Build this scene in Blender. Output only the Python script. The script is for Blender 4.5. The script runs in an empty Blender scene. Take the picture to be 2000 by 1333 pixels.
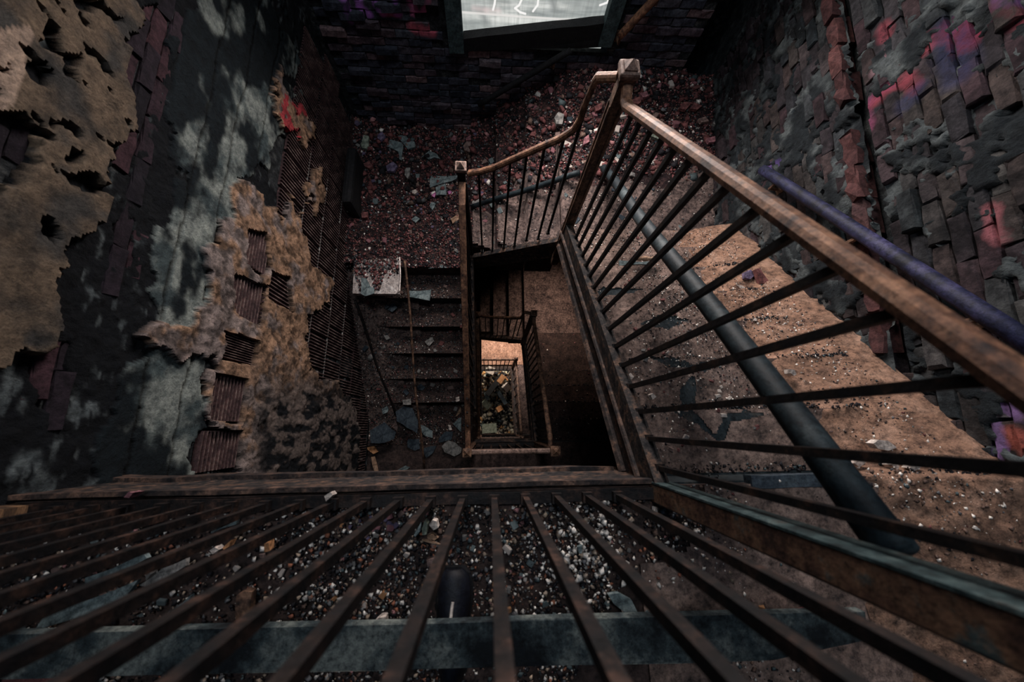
import bpy, bmesh, math, random
import numpy as np
from mathutils import Vector, Matrix, Euler
random.seed(7)
RNG = np.random.default_rng(11)
S = bpy.context.scene
COL = S.collection

# ------------------------------------------------------------------ camera
F = 700.0                      # focal length in pixels of the 2000 px wide frame
NX, NY = 957.0, 832.0          # where plumb lines meet in the picture
H0 = 1.31                      # camera height over the front landing
dn = np.array([NX - 1000, NY - 666.5, F]); dn /= np.linalg.norm(dn)
xa = np.array([F, 0, 1000 - NX]); xa = xa - dn * (xa @ dn); xa /= np.linalg.norm(xa)
ya = np.cross(dn, xa)
if ya[1] > 0: ya = -ya
cam_d = bpy.data.cameras.new('camera'); cam = bpy.data.objects.new('camera', cam_d); COL.objects.link(cam)
cam_d.sensor_width = 36.0; cam_d.lens = F * 36.0 / 2000.0; cam_d.clip_start = 0.02
M = Matrix(((xa[0], -xa[1], -xa[2], 0), (ya[0], -ya[1], -ya[2], 0), (-dn[0], dn[1], dn[2], H0), (0, 0, 0, 1)))
cam.matrix_world = M
cam_d.dof.use_dof = True; cam_d.dof.focus_distance = 2.7; cam_d.dof.aperture_fstop = 2.2
S.camera = cam

# ------------------------------------------------------------------ world, lamps, exposure
S.view_settings.view_transform = 'Standard'; S.view_settings.look = 'None'
S.view_settings.exposure = -0.2; S.view_settings.gamma = 1.0; S.view_settings.use_curve_mapping = False
w = bpy.data.worlds.new('sky'); S.world = w; w.use_nodes = True
w.node_tree.nodes['Background'].inputs[0].default_value = (0.30, 0.58, 1.0, 1)
w.node_tree.nodes['Background'].inputs[1].default_value = 0.17

YW_LAMP = 3.385
def area(name, loc, target, sx, sy, power, col, spread=math.pi):
    l = bpy.data.lights.new(name, 'AREA'); l.shape = 'RECTANGLE'; l.size = sx; l.size_y = sy
    l.energy = power; l.color = col; l.spread = spread
    o = bpy.data.objects.new(name, l); COL.objects.link(o); o.location = loc
    o.rotation_euler = (Vector(target) - Vector(loc)).to_track_quat('-Z', 'Y').to_euler()
    return o
area('window_or_fill', (0.38, 3.24, 0.15), (0.55, 0.1, -0.6), 1.1, 1.3, 112, (1.0, 0.91, 0.87), 2.35)
area('window_or_fill', (1.0, 3.1, -3.0), (1.1, 1.45, -4.9), 0.4, 0.4, 13, (1.0, 0.76, 0.62), 1.3)  # added lamp aimed at the lower flight, no window built here
area('window_or_fill', (0.38, 3.24, -6.7), (0.4, 1.9, -8.4), 1.0, 1.2, 260, (1.0, 0.84, 0.74))  # lamp added for the bottom landing, its window is unseen
area('window_or_fill', (0.38, 3.2, -9.3), (0.35, 1.1, -10.2), 0.9, 0.6, 120, (1.0, 0.9, 0.76))  # lamp added to brighten the debris in the pit
area('window_reveal_fill', (0.36, YW_LAMP, 0.85), (0.3, YW_LAMP + 0.01, -1.2), 1.2, 0.03, 9, (1.0, 0.97, 0.93))  # extra lamp put inside the reveal to brighten what sits there
area('overhead_fill', (0.0, 1.5, 4.6), (0.0, -0.2, -0.2), 1.2, 0.9, 84, (0.93, 0.97, 1.0))  # added fill lamp above the well, no roof opening is built

# ------------------------------------------------------------------ picture <-> place
def ray(x, y):
    v = np.array([x - 1000, y - 666.5, F]); return np.array([v @ xa, v @ ya, -(v @ dn)])
CAMP = np.array([0, 0, H0])
def at_z(x, y, z): r = ray(x, y); return Vector(CAMP + r * ((z - H0) / r[2]))
def at_x(x, y, X): r = ray(x, y); return Vector(CAMP + r * (X / r[0]))
def at_y(x, y, Y): r = ray(x, y); return Vector(CAMP + r * (Y / r[1]))
def at_plane(x, y, p, n):
    r = ray(x, y); p = np.array(p); n = np.array(n)
    return Vector(CAMP + r * (((p - CAMP) @ n) / (r @ n)))
def proj(P):
    P = np.asarray(P, float) - CAMP
    v0 = P[..., 0] * xa[0] + P[..., 1] * ya[0] - P[..., 2] * dn[0]
    v1 = P[..., 0] * xa[1] + P[..., 1] * ya[1] - P[..., 2] * dn[1]
    v2 = P[..., 0] * xa[2] + P[..., 1] * ya[2] - P[..., 2] * dn[2]
    return 1000 + F * v0 / v2, 666.5 + F * v1 / v2

# ------------------------------------------------------------------ layout numbers
RISE, RUN = 0.19, 0.254
DROP = 3.42                    # floor to floor
XR, XL = 0.60, -0.205          # strings on either side of the well
YF = -0.22                     # face of the front landing
YW = 3.36                      # far wall
XWL = -1.52                    # left wall
ZR, ZL = -1.52, -2.28          # far right and far left landings
def xwr(y): return 1.85 + 0.11 * y   # right wall, a little out of square
LRUN = 0.272
LY0 = 1.65

# ------------------------------------------------------------------ noise
def _hash(ix, iy, s):
    h = (ix * 374761393 + iy * 668265263 + s * 1442695041) & 0xffffffff
    h = ((h ^ (h >> 13)) * 1274126177) & 0xffffffff
    return ((h ^ (h >> 16)) & 0xffff) / 65535.0
def vnoise(x, y, s=0):
    x = np.asarray(x, float); y = np.asarray(y, float)
    ix = np.floor(x).astype(np.int64); iy = np.floor(y).astype(np.int64)
    fx = x - ix; fy = y - iy
    fx = fx * fx * (3 - 2 * fx); fy = fy * fy * (3 - 2 * fy)
    a = _hash(ix, iy, s); b = _hash(ix + 1, iy, s); c = _hash(ix, iy + 1, s); d = _hash(ix + 1, iy + 1, s)
    return (a * (1 - fx) + b * fx) * (1 - fy) + (c * (1 - fx) + d * fx) * fy
def fbm(x, y, s=0, o=4):
    t = 0; a = 0.5
    for i in range(o):
        t = t + a * vnoise(x * 2 ** i + 17.3 * i, y * 2 ** i - 9.1 * i, s + i); a *= 0.5
    return t / (1 - 0.5 ** o)
def inpoly(px, py, poly):
    c = np.zeros(px.shape, bool); n = len(poly); j = n - 1
    for i in range(n):
        xi, yi = poly[i]; xj, yj = poly[j]
        if yi != yj:
            c ^= ((yi > py) != (yj > py)) & (px < (xj - xi) * (py - yi) / (yj - yi) + xi)
        j = i
    return c
def sstep(a, b, x):
    t = np.clip((x - a) / (b - a), 0, 1); return t * t * (3 - 2 * t)

# ------------------------------------------------------------------ materials
def nodes(name):
    m = bpy.data.materials.new(name); m.use_nodes = True
    nt = m.node_tree; b = nt.nodes['Principled BSDF']
    return m, nt, b
def ramp(nt, fac, cols):
    r = nt.nodes.new('ShaderNodeValToRGB'); e = r.color_ramp.elements
    while len(e) < len(cols): e.new(0.5)
    for i, (p, c) in enumerate(cols):
        e[i].position = p; e[i].color = (*c, 1)
    nt.links.new(fac, r.inputs[0]); return r.outputs[0]
def noise(nt, vec, scale, detail=5, rough=0.6):
    n = nt.nodes.new('ShaderNodeTexNoise'); n.inputs['Scale'].default_value = scale
    n.inputs['Detail'].default_value = detail; n.inputs['Roughness'].default_value = rough
    nt.links.new(vec, n.inputs['Vector']); return n.outputs['Fac']
def mixc(nt, fac, a, b, mode='MIX'):
    n = nt.nodes.new('ShaderNodeMix'); n.data_type = 'RGBA'; n.blend_type = mode
    if isinstance(fac, float): n.inputs[0].default_value = fac
    else: nt.links.new(fac, n.inputs[0])
    for i, v in ((6, a), (7, b)):
        if isinstance(v, tuple): n.inputs[i].default_value = (*v, 1)
        else: nt.links.new(v, n.inputs[i])
    return n.outputs[2]
def maths(nt, op, a, b=None, clamp=False):
    n = nt.nodes.new('ShaderNodeMath'); n.operation = op; n.use_clamp = clamp
    for i, v in enumerate((a, b)):
        if v is None: continue
        if isinstance(v, (int, float)): n.inputs[i].default_value = v
        else: nt.links.new(v, n.inputs[i])
    return n.outputs[0]
def bump(nt, b, h, strength, dist):
    n = nt.nodes.new('ShaderNodeBump'); n.inputs['Strength'].default_value = strength
    n.inputs['Distance'].default_value = dist
    nt.links.new(h, n.inputs['Height']); nt.links.new(n.outputs[0], b.inputs['Normal'])
def pos(nt):
    return nt.nodes.new('ShaderNodeNewGeometry').outputs['Position']
def objc(nt):
    return nt.nodes.new('ShaderNodeTexCoord').outputs['Object']
def worn(name, cols, scale=14, rough=0.75, metal=0.0, bstr=0.5, bdist=0.004, fine=90, stretch=None):
    """weathered surface: blotches of the given colours with fine relief"""
    m, nt, b = nodes(name); p = objc(nt)
    if stretch:
        mp = nt.nodes.new('ShaderNodeMapping'); mp.inputs['Scale'].default_value = stretch
        nt.links.new(p, mp.inputs[0]); p = mp.outputs[0]
    n1 = noise(nt, p, scale, 7, 0.68); c = ramp(nt, n1, cols)
    gr = ramp(nt, noise(nt, p, fine * 0.6, 8, 0.8), [(0.36, (0.22, 0.23, 0.25)), (0.5, (0.9, 0.9, 0.9)), (0.66, (1.55, 1.52, 1.48))])
    c = mixc(nt, 1.0, c, gr, 'MULTIPLY')
    nt.links.new(c, b.inputs['Base Color'])
    b.inputs['Roughness'].default_value = rough; b.inputs['Metallic'].default_value = metal
    b.inputs['Specular IOR Level'].default_value = 0.25
    bump(nt, b, noise(nt, p, fine, 6, 0.7), bstr, bdist); return m
MAT = {}
MAT['rust'] = worn('rusty_iron', [(0.34, (0.016, 0.012, 0.012)), (0.48, (0.10, 0.054, 0.036)), (0.62, (0.24, 0.135, 0.085)), (0.75, (0.06, 0.055, 0.055))], 16, 0.62, 0.15)
MAT['rail'] = worn('rusty_handrail', [(0.34, (0.022, 0.015, 0.015)), (0.46, (0.12, 0.056, 0.034)), (0.6, (0.27, 0.135, 0.078)), (0.76, (0.075, 0.06, 0.06))], 13, 0.6, 0.1)
MAT['cap'] = worn('newel_cap_iron', [(0.3, (0.06, 0.04, 0.035)), (0.5, (0.20, 0.125, 0.098)), (0.7, (0.28, 0.195, 0.165))], 25, 0.6, 0.1)
MAT['iron'] = worn('dark_iron', [(0.4, (0.004, 0.004, 0.006)), (0.56, (0.012, 0.009, 0.008)), (0.68, (0.05, 0.026, 0.018)), (0.8, (0.016, 0.018, 0.022))], 22, 0.6, 0.2)
MAT['front_iron'] = worn('brown_iron', [(0.40, (0.004, 0.004, 0.005)), (0.54, (0.014, 0.009, 0.008)), (0.68, (0.062, 0.032, 0.023)), (0.82, (0.018, 0.019, 0.022))], 20, 0.6, 0.2)
MAT['newel_near'] = worn('peeling_rust', [(0.32, (0.012, 0.011, 0.012)), (0.45, (0.075, 0.038, 0.026)), (0.56, (0.15, 0.082, 0.05)), (0.66, (0.05, 0.075, 0.076)), (0.8, (0.09, 0.05, 0.035))], 12, 0.6, 0.1)
MAT['string'] = worn('flaking_string', [(0.34, (0.006, 0.006, 0.008)), (0.5, (0.028, 0.023, 0.022)), (0.63, (0.10, 0.055, 0.036)), (0.78, (0.045, 0.055, 0.06))], 18, 0.7, 0.0, 0.8, 0.006, 60)
MAT['flaked'] = worn('flaking_moulding', [(0.38, (0.006, 0.006, 0.008)), (0.52, (0.04, 0.027, 0.023)), (0.66, (0.15, 0.085, 0.06)), (0.8, (0.04, 0.045, 0.05))], 15, 0.7, 0, 0.8, 0.006, 60)
MAT['timber'] = worn('split_timber', [(0.3, (0.018, 0.013, 0.011)), (0.5, (0.10, 0.055, 0.03)), (0.65, (0.26, 0.14, 0.07)), (0.8, (0.06, 0.055, 0.05))], 6, 0.85, 0, 0.9, 0.01, 30, (1, 1, 6))
MAT['tealpole'] = worn('painted_pole', [(0.35, (0.004, 0.007, 0.010)), (0.52, (0.013, 0.022, 0.027)), (0.72, (0.055, 0.072, 0.076))], 6, 0.6, 0, 0.3)
MAT['bluepaint'] = worn('blue_paint', [(0.36, (0.005, 0.006, 0.013)), (0.5, (0.016, 0.018, 0.05)), (0.66, (0.055, 0.05, 0.12)), (0.85, (0.03, 0.025, 0.035))], 7, 0.6)
MAT['black'] = worn('charred', [(0.3, (0.003, 0.003, 0.004)), (0.7, (0.012, 0.012, 0.014))], 12, 0.8)
MAT['greyboard'] = worn('grey_board', [(0.42, (0.004, 0.006, 0.008)), (0.50, (0.03, 0.042, 0.046)), (0.6, (0.13, 0.145, 0.135)), (0.8, (0.05, 0.065, 0.068))], 3.2, 0.9)
MAT['windowframe'] = worn('teal_window_paint', [(0.3, (0.012, 0.02, 0.022)), (0.55, (0.045, 0.075, 0.08)), (0.75, (0.09, 0.12, 0.12))], 14, 0.7)
MAT['tin'] = worn('scraped_tin', [(0.3, (0.25, 0.2, 0.18)), (0.55, (0.55, 0.48, 0.45)), (0.75, (0.75, 0.75, 0.74))], 12, 0.35, 0.35)
MAT['tread'] = worn('dusty_tread', [(0.33, (0.06, 0.045, 0.041)), (0.46, (0.17, 0.115, 0.095)), (0.6, (0.26, 0.18, 0.15)), (0.78, (0.15, 0.115, 0.10))], 9, 0.95, 0, 0.8, 0.006, 70)
MAT['riser'] = worn('iron_riser', [(0.3, (0.008, 0.011, 0.013)), (0.55, (0.03, 0.04, 0.045)), (0.75, (0.08, 0.07, 0.06))], 10, 0.75)
MAT['dust'] = worn('brown_dust', [(0.3, (0.14, 0.082, 0.06)), (0.48, (0.26, 0.148, 0.10)), (0.65, (0.35, 0.215, 0.155))], 7, 1.0, 0, 1.0, 0.014, 45)
MAT['darkdust'] = worn('dark_dust', [(0.34, (0.03, 0.023, 0.023)), (0.5, (0.11, 0.078, 0.07)), (0.68, (0.19, 0.135, 0.118))], 9, 1.0, 0, 0.9, 0.006, 60)
MAT['reddust'] = worn('red_dust', [(0.36, (0.005, 0.004, 0.005)), (0.52, (0.02, 0.011, 0.012)), (0.7, (0.075, 0.04, 0.036))], 9, 1.0, 0, 0.9, 0.006, 60)
MAT['slab'] = worn('soot_slab', [(0.3, (0.012, 0.010, 0.010)), (0.5, (0.045, 0.03, 0.027)), (0.7, (0.085, 0.055, 0.047))], 8, 0.95, 0, 0.8, 0.006, 60)
MAT['mortar'] = worn('sooty_mortar', [(0.35, (0.006, 0.007, 0.009)), (0.55, (0.022, 0.025, 0.028)), (0.75, (0.085, 0.088, 0.085))], 12, 0.95, 0, 1.0, 0.012, 40)
MAT['tile'] = worn('fired_clay', [(0.3, (0.022, 0.013, 0.015)), (0.5, (0.06, 0.031, 0.032)), (0.7, (0.11, 0.062, 0.056))], 9, 0.8, 0, 0.4)
MAT['tile_rib'] = worn('lit_clay_rib', [(0.34, (0.035, 0.022, 0.023)), (0.5, (0.11, 0.07, 0.066)), (0.66, (0.27, 0.2, 0.18))], 12, 0.8, 0, 0.4)  # paler rib tops: mortar residue plus a painted highlight
for k, c in dict(slate=((0.04, 0.057, 0.062), (0.125, 0.16, 0.165), (0.21, 0.245, 0.245)), darkslate=((0.012, 0.018, 0.026), (0.035, 0.048, 0.062), (0.06, 0.078, 0.09)),
                 pale=((0.25, 0.2, 0.17), (0.55, 0.47, 0.42), (0.75, 0.68, 0.62)), greystone=((0.08, 0.075, 0.07), (0.2, 0.19, 0.18), (0.3, 0.28, 0.26)),
                 green=((0.07, 0.08, 0.06), (0.2, 0.23, 0.18), (0.3, 0.33, 0.27)), red=((0.07, 0.026, 0.026), (0.16, 0.06, 0.058), (0.22, 0.09, 0.08)),
                 pink=((0.12, 0.05, 0.058), (0.26, 0.11, 0.125), (0.34, 0.16, 0.175)), magenta=((0.2, 0.05, 0.14), (0.42, 0.14, 0.30), (0.5, 0.2, 0.36)),
                 brownstone=((0.09, 0.055, 0.05), (0.19, 0.125, 0.11), (0.25, 0.17, 0.15)), orange=((0.2, 0.08, 0.03), (0.42, 0.2, 0.09), (0.5, 0.27, 0.14)),
                 violet=((0.05, 0.04, 0.07), (0.13, 0.10, 0.17), (0.2, 0.16, 0.24)), wood=((0.12, 0.07, 0.04), (0.28, 0.17, 0.11), (0.36, 0.24, 0.17))).items():
    MAT[k] = worn(k + '_piece', [(0.3, c[0]), (0.5, c[1]), (0.7, c[2])], 16, 0.85, 0, 0.6, 0.004, 70)

def colour_attr_mat(name, rough=0.9, fine=80, dist=0.006, blot=14):
    """surface whose own colours are stored per point (layers of plaster, paint, stones)"""
    m, nt, b = nodes(name)
    a = nt.nodes.new('ShaderNodeAttribute'); a.attribute_name = 'own_colour'
    p = objc(nt); n = noise(nt, p, blot, 7, 0.7)
    f = ramp(nt, n, [(0.34, (0.48, 0.49, 0.51)), (0.5, (0.95, 0.95, 0.95)), (0.66, (1.35, 1.33, 1.3))])
    f = mixc(nt, 1.0, f, ramp(nt, noise(nt, p, fine, 8, 0.8), [(0.36, (0.55, 0.56, 0.58)), (0.52, (1, 1, 1)), (0.66, (1.3, 1.29, 1.27))]), 'MULTIPLY')
    nt.links.new(mixc(nt, 1.0, a.outputs['Color'], f, 'MULTIPLY'), b.inputs['Base Color'])
    b.inputs['Roughness'].default_value = rough; b.inputs['Specular IOR Level'].default_value = 0.2
    bump(nt, b, noise(nt, p, fine, 7, 0.7), 0.9, dist); return m
MAT['layers'] = colour_attr_mat('plaster_layers', 0.92, 48, 0.018, 14)
MAT['stones'] = colour_attr_mat('loose_stones', 0.85, 120, 0.003, 30)

def brick_mat(name, cols, paint, soot=0.5):
    """bricks: one shade per brick, soot patches, and sprayed paint strokes lying on the wall"""
    m, nt, b = nodes(name)
    oi = nt.nodes.new('ShaderNodeObjectInfo'); P = pos(nt)
    c = ramp(nt, oi.outputs['Random'], cols)
    n = noise(nt, P, 5.5, 6, 0.65); n2 = noise(nt, P, 28, 8, 0.78)
    dark = ramp(nt, n, [(0.36, (soot, soot * 1.06, soot * 1.12)), (0.6, (1.1, 1.1, 1.1))])
    grain = ramp(nt, n2, [(0.34, (0.28, 0.28, 0.3)), (0.52, (1, 1, 1)), (0.7, (1.9, 1.88, 1.8))])
    c = mixc(nt, 1.0, mixc(nt, 1.0, c, dark, 'MULTIPLY'), grain, 'MULTIPLY')
    jit = maths(nt, 'MULTIPLY', maths(nt, 'SUBTRACT', noise(nt, P, 14, 5, 0.65), 0.5), 0.09)
    for p0, p1, r, col in paint:
        ba = p1 - p0; l2 = max(ba.length_squared, 1e-6)
        s = nt.nodes.new('ShaderNodeVectorMath'); s.operation = 'SUBTRACT'; s.inputs[1].default_value = p0
        nt.links.new(P, s.inputs[0])
        d = nt.nodes.new('ShaderNodeVectorMath'); d.operation = 'DOT_PRODUCT'; d.inputs[1].default_value = ba / l2
        nt.links.new(s.outputs[0], d.inputs[0])
        h = maths(nt, 'MULTIPLY', d.outputs['Value'], 1.0, True)
        sc = nt.nodes.new('ShaderNodeVectorMath'); sc.operation = 'SCALE'; sc.inputs[0].default_value = ba
        nt.links.new(h, sc.inputs['Scale'])
        s2 = nt.nodes.new('ShaderNodeVectorMath'); s2.operation = 'DISTANCE'
        nt.links.new(s.outputs[0], s2.inputs[0]); nt.links.new(sc.outputs[0], s2.inputs[1])
        dd = maths(nt, 'ADD', s2.outputs['Value'], jit)
        f = maths(nt, 'MULTIPLY', maths(nt, 'SUBTRACT', r, dd), 1.0 / (0.5 * r), True)
        c = mixc(nt, maths(nt, 'MULTIPLY', maths(nt, 'MULTIPLY', f, maths(nt, 'MULTIPLY', maths(nt, 'SUBTRACT', n2, 0.28), 3.2, True)), 0.75), c, tuple(col))
    nt.links.new(c, b.inputs['Base Color'])
    b.inputs['Roughness'].default_value = 0.9; b.inputs['Specular IOR Level'].default_value = 0.2
    bump(nt, b, noise(nt, P, 75, 7, 0.72), 0.9, 0.006); return m

# ------------------------------------------------------------------ mesh helpers
def add_box(bm, lo, hi, R=None):
    vs = [bm.verts.new((x, y, z)) for x in (lo[0], hi[0]) for y in (lo[1], hi[1]) for z in (lo[2], hi[2])]
    if R is not None:
        for v in vs: v.co = R @ v.co
    for f in ((0, 1, 3, 2), (4, 6, 7, 5), (0, 4, 5, 1), (2, 3, 7, 6), (0, 2, 6, 4), (1, 5, 7, 3)):
        bm.faces.new([vs[i] for i in f])
    return vs
def bevel(bm, w, seg=1):
    bmesh.ops.bevel(bm, geom=list(bm.edges), offset=w, segments=seg, affect='EDGES', profile=0.6)
def sweep(bm, pts, prof, side):
    """profile (u across, v up) carried along pts, whose plane has the normal 'side'"""
    pts = [Vector(p) for p in pts]; side = Vector(side).normalized(); rings = []
    for i, p in enumerate(pts):
        a = (p - pts[i - 1]).normalized() if i else None
        b = (pts[i + 1] - p).normalized() if i < len(pts) - 1 else None
        t = (a + b).normalized() if a and b else (a or b)
        k = 1.0 / max(0.45, t.dot(a)) if a and b else 1.0
        up = side.cross(t); s2 = side - t * side.dot(t)
        rings.append([bm.verts.new(p + s2.normalized() * u + up * v * k) for u, v in prof])
    n = len(prof)
    for r, q in zip(rings, rings[1:]):
        for i in range(n): bm.faces.new((r[i], r[(i + 1) % n], q[(i + 1) % n], q[i]))
    bm.faces.new(rings[0][::-1]); bm.faces.new(rings[-1])
def tube(bm, pts, r, seg=10):
    pts = [Vector(p) for p in pts]; rings = []
    for i, p in enumerate(pts):
        t = (pts[min(i + 1, len(pts) - 1)] - pts[max(i - 1, 0)]).normalized()
        a = Vector((0, 0, 1)) if abs(t.z) < 0.9 else Vector((1, 0, 0))
        s = t.cross(a).normalized(); u = s.cross(t)
        rr = r[i] if isinstance(r, (list, tuple)) else r
        rings.append([bm.verts.new(p + (s * math.cos(2 * math.pi * j / seg) + u * math.sin(2 * math.pi * j / seg)) * rr) for j in range(seg)])
    for r0, q in zip(rings, rings[1:]):
        for i in range(seg): bm.faces.new((r0[i], r0[(i + 1) % seg], q[(i + 1) % seg], q[i]))
    bm.faces.new(rings[0][::-1]); bm.faces.new(rings[-1])
def bar(bm, p0, p1, wx, wy, up=(0, 0, 1)):
    p0, p1 = Vector(p0), Vector(p1); t = (p1 - p0).normalized(); up = Vector(up)
    if abs(t.dot(up)) > 0.95: up = Vector((0, 1, 0))
    s = t.cross(up).normalized(); u = s.cross(t)
    vs = []
    for p in (p0, p1):
        for a, b in ((-1, -1), (1, -1), (1, 1), (-1, 1)):
            vs.append(bm.verts.new(p + s * a * wx / 2 + u * b * wy / 2))
    bm.faces.new(vs[3::-1]); bm.faces.new(vs[4:])
    for i in range(4): bm.faces.new((vs[i], vs[(i + 1) % 4], vs[4 + (i + 1) % 4], vs[4 + i]))
    return vs
def prism(bm, poly, vec):
    """flat outline (3-D points) pushed along vec"""
    a = [bm.verts.new(Vector(p)) for p in poly]; b = [bm.verts.new(Vector(p) + Vector(vec)) for p in poly]
    n = len(a); bm.faces.new(a[::-1]); bm.faces.new(b)
    for i in range(n): bm.faces.new((a[i], a[(i + 1) % n], b[(i + 1) % n], b[i]))
def roughen(bm, cuts, amp, seed=0, freq=9):
    """break up long straight pieces so that their edges look worn"""
    if cuts: bmesh.ops.subdivide_edges(bm, edges=[e for e in bm.edges if e.calc_length() > 0.12], cuts=cuts, use_grid_fill=True)
    for v in bm.verts:
        c = v.co
        v.co = c + Vector((float(fbm(c.y * freq + c.x * 3, c.z * freq, seed, 3)) - .5, float(fbm(c.x * freq, c.z * freq + 5, seed + 9, 3)) - .5, float(fbm(c.x * freq + c.z, c.y * freq, seed + 5, 3)) - .5)) * amp * 2
def obj(name, bm, mat, parent=None, smooth=False, origin=None):
    bmesh.ops.recalc_face_normals(bm, faces=bm.faces)
    if origin is not None:
        for v in bm.verts: v.co -= Vector(origin)
    me = bpy.data.meshes.new(name); bm.to_mesh(me); bm.free()
    if smooth:
        me.polygons.foreach_set('use_smooth', [True] * len(me.polygons))
    me.materials.append(mat)
    o = bpy.data.objects.new(name, me); COL.objects.link(o)
    if parent: o.parent = parent
    if origin is not None: o.location = origin
    return o
def BM(): return bmesh.new()
def tag(o, label, cat, group=None, kind=None):
    o['label'] = label
    if cat: o['category'] = cat
    if group: o['group'] = group
    if kind: o['kind'] = kind
    return o
def empty(name, label, cat, loc=(0, 0, 0), group=None):
    o = bpy.data.objects.new(name, None); COL.objects.link(o); o.location = loc; o.empty_display_size = 0.1
    return tag(o, label, cat, group)
def struct(o, label):
    o['kind'] = 'structure'; o['label'] = label; return o
def np_mesh(name, V, Fc, mat, col=None, smooth=False):
    me = bpy.data.meshes.new(name); k = Fc.shape[1]
    me.vertices.add(len(V)); me.vertices.foreach_set('co', np.asarray(V, np.float32).ravel())
    me.loops.add(Fc.size); me.loops.foreach_set('vertex_index', Fc.ravel().astype(np.int32))
    me.polygons.add(len(Fc)); me.polygons.foreach_set('loop_start', np.arange(0, Fc.size, k, dtype=np.int32))
    me.polygons.foreach_set('loop_total', np.full(len(Fc), k, np.int32))
    if smooth: me.polygons.foreach_set('use_smooth', np.ones(len(Fc), bool))
    me.update(calc_edges=True)
    if col is not None:
        a = me.attributes.new('own_colour', 'FLOAT_COLOR', 'POINT')
        a.data.foreach_set('color', np.concatenate([col, np.ones((len(col), 1))], 1).astype(np.float32).ravel())
    me.materials.append(mat)
    o = bpy.data.objects.new(name, me); COL.objects.link(o); return o
def grid_faces(mask):
    """quads of an (n,m) vertex grid, kept where the (n-1,m-1) mask is true"""
    n, m = mask.shape; i, j = np.nonzero(mask); w_ = m + 1
    a = i * w_ + j
    return np.stack([a, a + w_, a + w_ + 1, a + 1], 1)
def compact(V, Fc, *attrs):
    u, inv = np.unique(Fc, return_inverse=True)
    return (V[u], inv.reshape(Fc.shape)) + tuple(a[u] for a in attrs)

# ------------------------------------------------------------------ heights of the trodden surfaces
def h_right_flight(x, y, z0=0.0):
    k = np.clip(np.floor((y - YF - 0.02) / RUN) + 1, 0, 8); return z0 - RISE * k
def h_left_flight(x, y, z0=0.0):
    k = np.clip(np.floor((LY0 - y) / LRUN) + 1, 0, 6); return z0 + ZL - RISE * k
def h_far(x, y):
    """rubble heaped over the two far landings and the short flight between them"""
    x = np.asarray(x, float); y = np.asarray(y, float)
    xs = x + 0.5 * (y - 1.6) * 0.0
    slope = ZL + (ZR - ZL) * sstep(-0.42, 0.95, xs)
    st = np.full(x.shape, ZL); 
    for e in (-0.2, 0.065, 0.358, 0.632): st = np.where(x > e, st + RISE, st)
    b = sstep(1.9, 2.5, y); z = st * (1 - b) + (slope + 0.03) * b
    z = np.maximum(z, np.where(x < 0.7, slope - 0.06, -9)); z = np.maximum(z, st + 0.012)
    z = z + 0.05 * np.exp(-((x - 1.75) / 0.55) ** 2 - ((y - 3.2) / 0.42) ** 2) + 0.04 * sstep(2.6, 3.3, y)
    z = z + 0.09 * sstep(-1.0, -1.5, x) + 0.10 * (fbm(x * 3, y * 3, 3) - 0.4) * sstep(1.75, 2.3, y) + 0.025 * fbm(x * 12, y * 12, 5)
    return z

# ------------------------------------------------------------------ large structure
def slab(name, lo, hi, mat, label):
    bm = BM(); add_box(bm, lo, hi); return struct(obj(name, bm, mat), label)
slab('floor', (-3.2, -1.7, -0.5), (2.4, YF + 0.005, -0.01), MAT['slab'], 'gritty front landing floor in front of the iron railing')
for lv in (1, 2):
    z = -DROP * lv
    bm = BM(); add_box(bm, (XWL, -1.7, z - 0.3), (2.4, YF + 0.005, z - 0.01)); add_box(bm, (XWL, YF, z - 0.3), (XL - 0.02, LY0 - 5 * LRUN, z - 0.01))
    struct(obj('floor', bm, MAT['slab']), 'landing floor %s below the front landing' % ('one storey', 'two storeys')[lv - 1])
for lv in (0, 1):
    z = -DROP * lv
    bm = BM(); add_box(bm, (XWL, LY0, z + ZL - 0.25), (XL + 0.01, YW, z + ZL)); add_box(bm, (XL + 0.01, 1.80, z + ZL - 0.25), (0.065, YW, z + ZL + RISE))
    add_box(bm, (0.065, 1.68, z + ZL - 0.1), (0.358, YW, z + ZL + 2 * RISE)); add_box(bm, (0.358, 1.58, z + ZL + 0.1), (0.632, YW, z + ZL + 3 * RISE))
    add_box(bm, (0.632, YF + 7 * RUN + 0.02, z + ZR - 0.25), (2.4, YW, z + ZR))
    struct(obj('floor', bm, MAT['darkdust'] if lv else MAT['slab']), 'stepped floor of the %s' % ('rubble-covered far landings' if not lv else 'dark far landings one storey down'))
slab('floor', (XWL, 1.62, -2 * DROP + ZR - 0.25), (2.4, YW, -2 * DROP + ZR), MAT['dust'], 'sunlit dusty landing floor at the bottom of the stairwell')
slab('floor', (XWL, -1.7, -10.6), (2.4, YW, -10.4), MAT['slab'], 'bottom floor of the stairwell under the debris pile')

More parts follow.
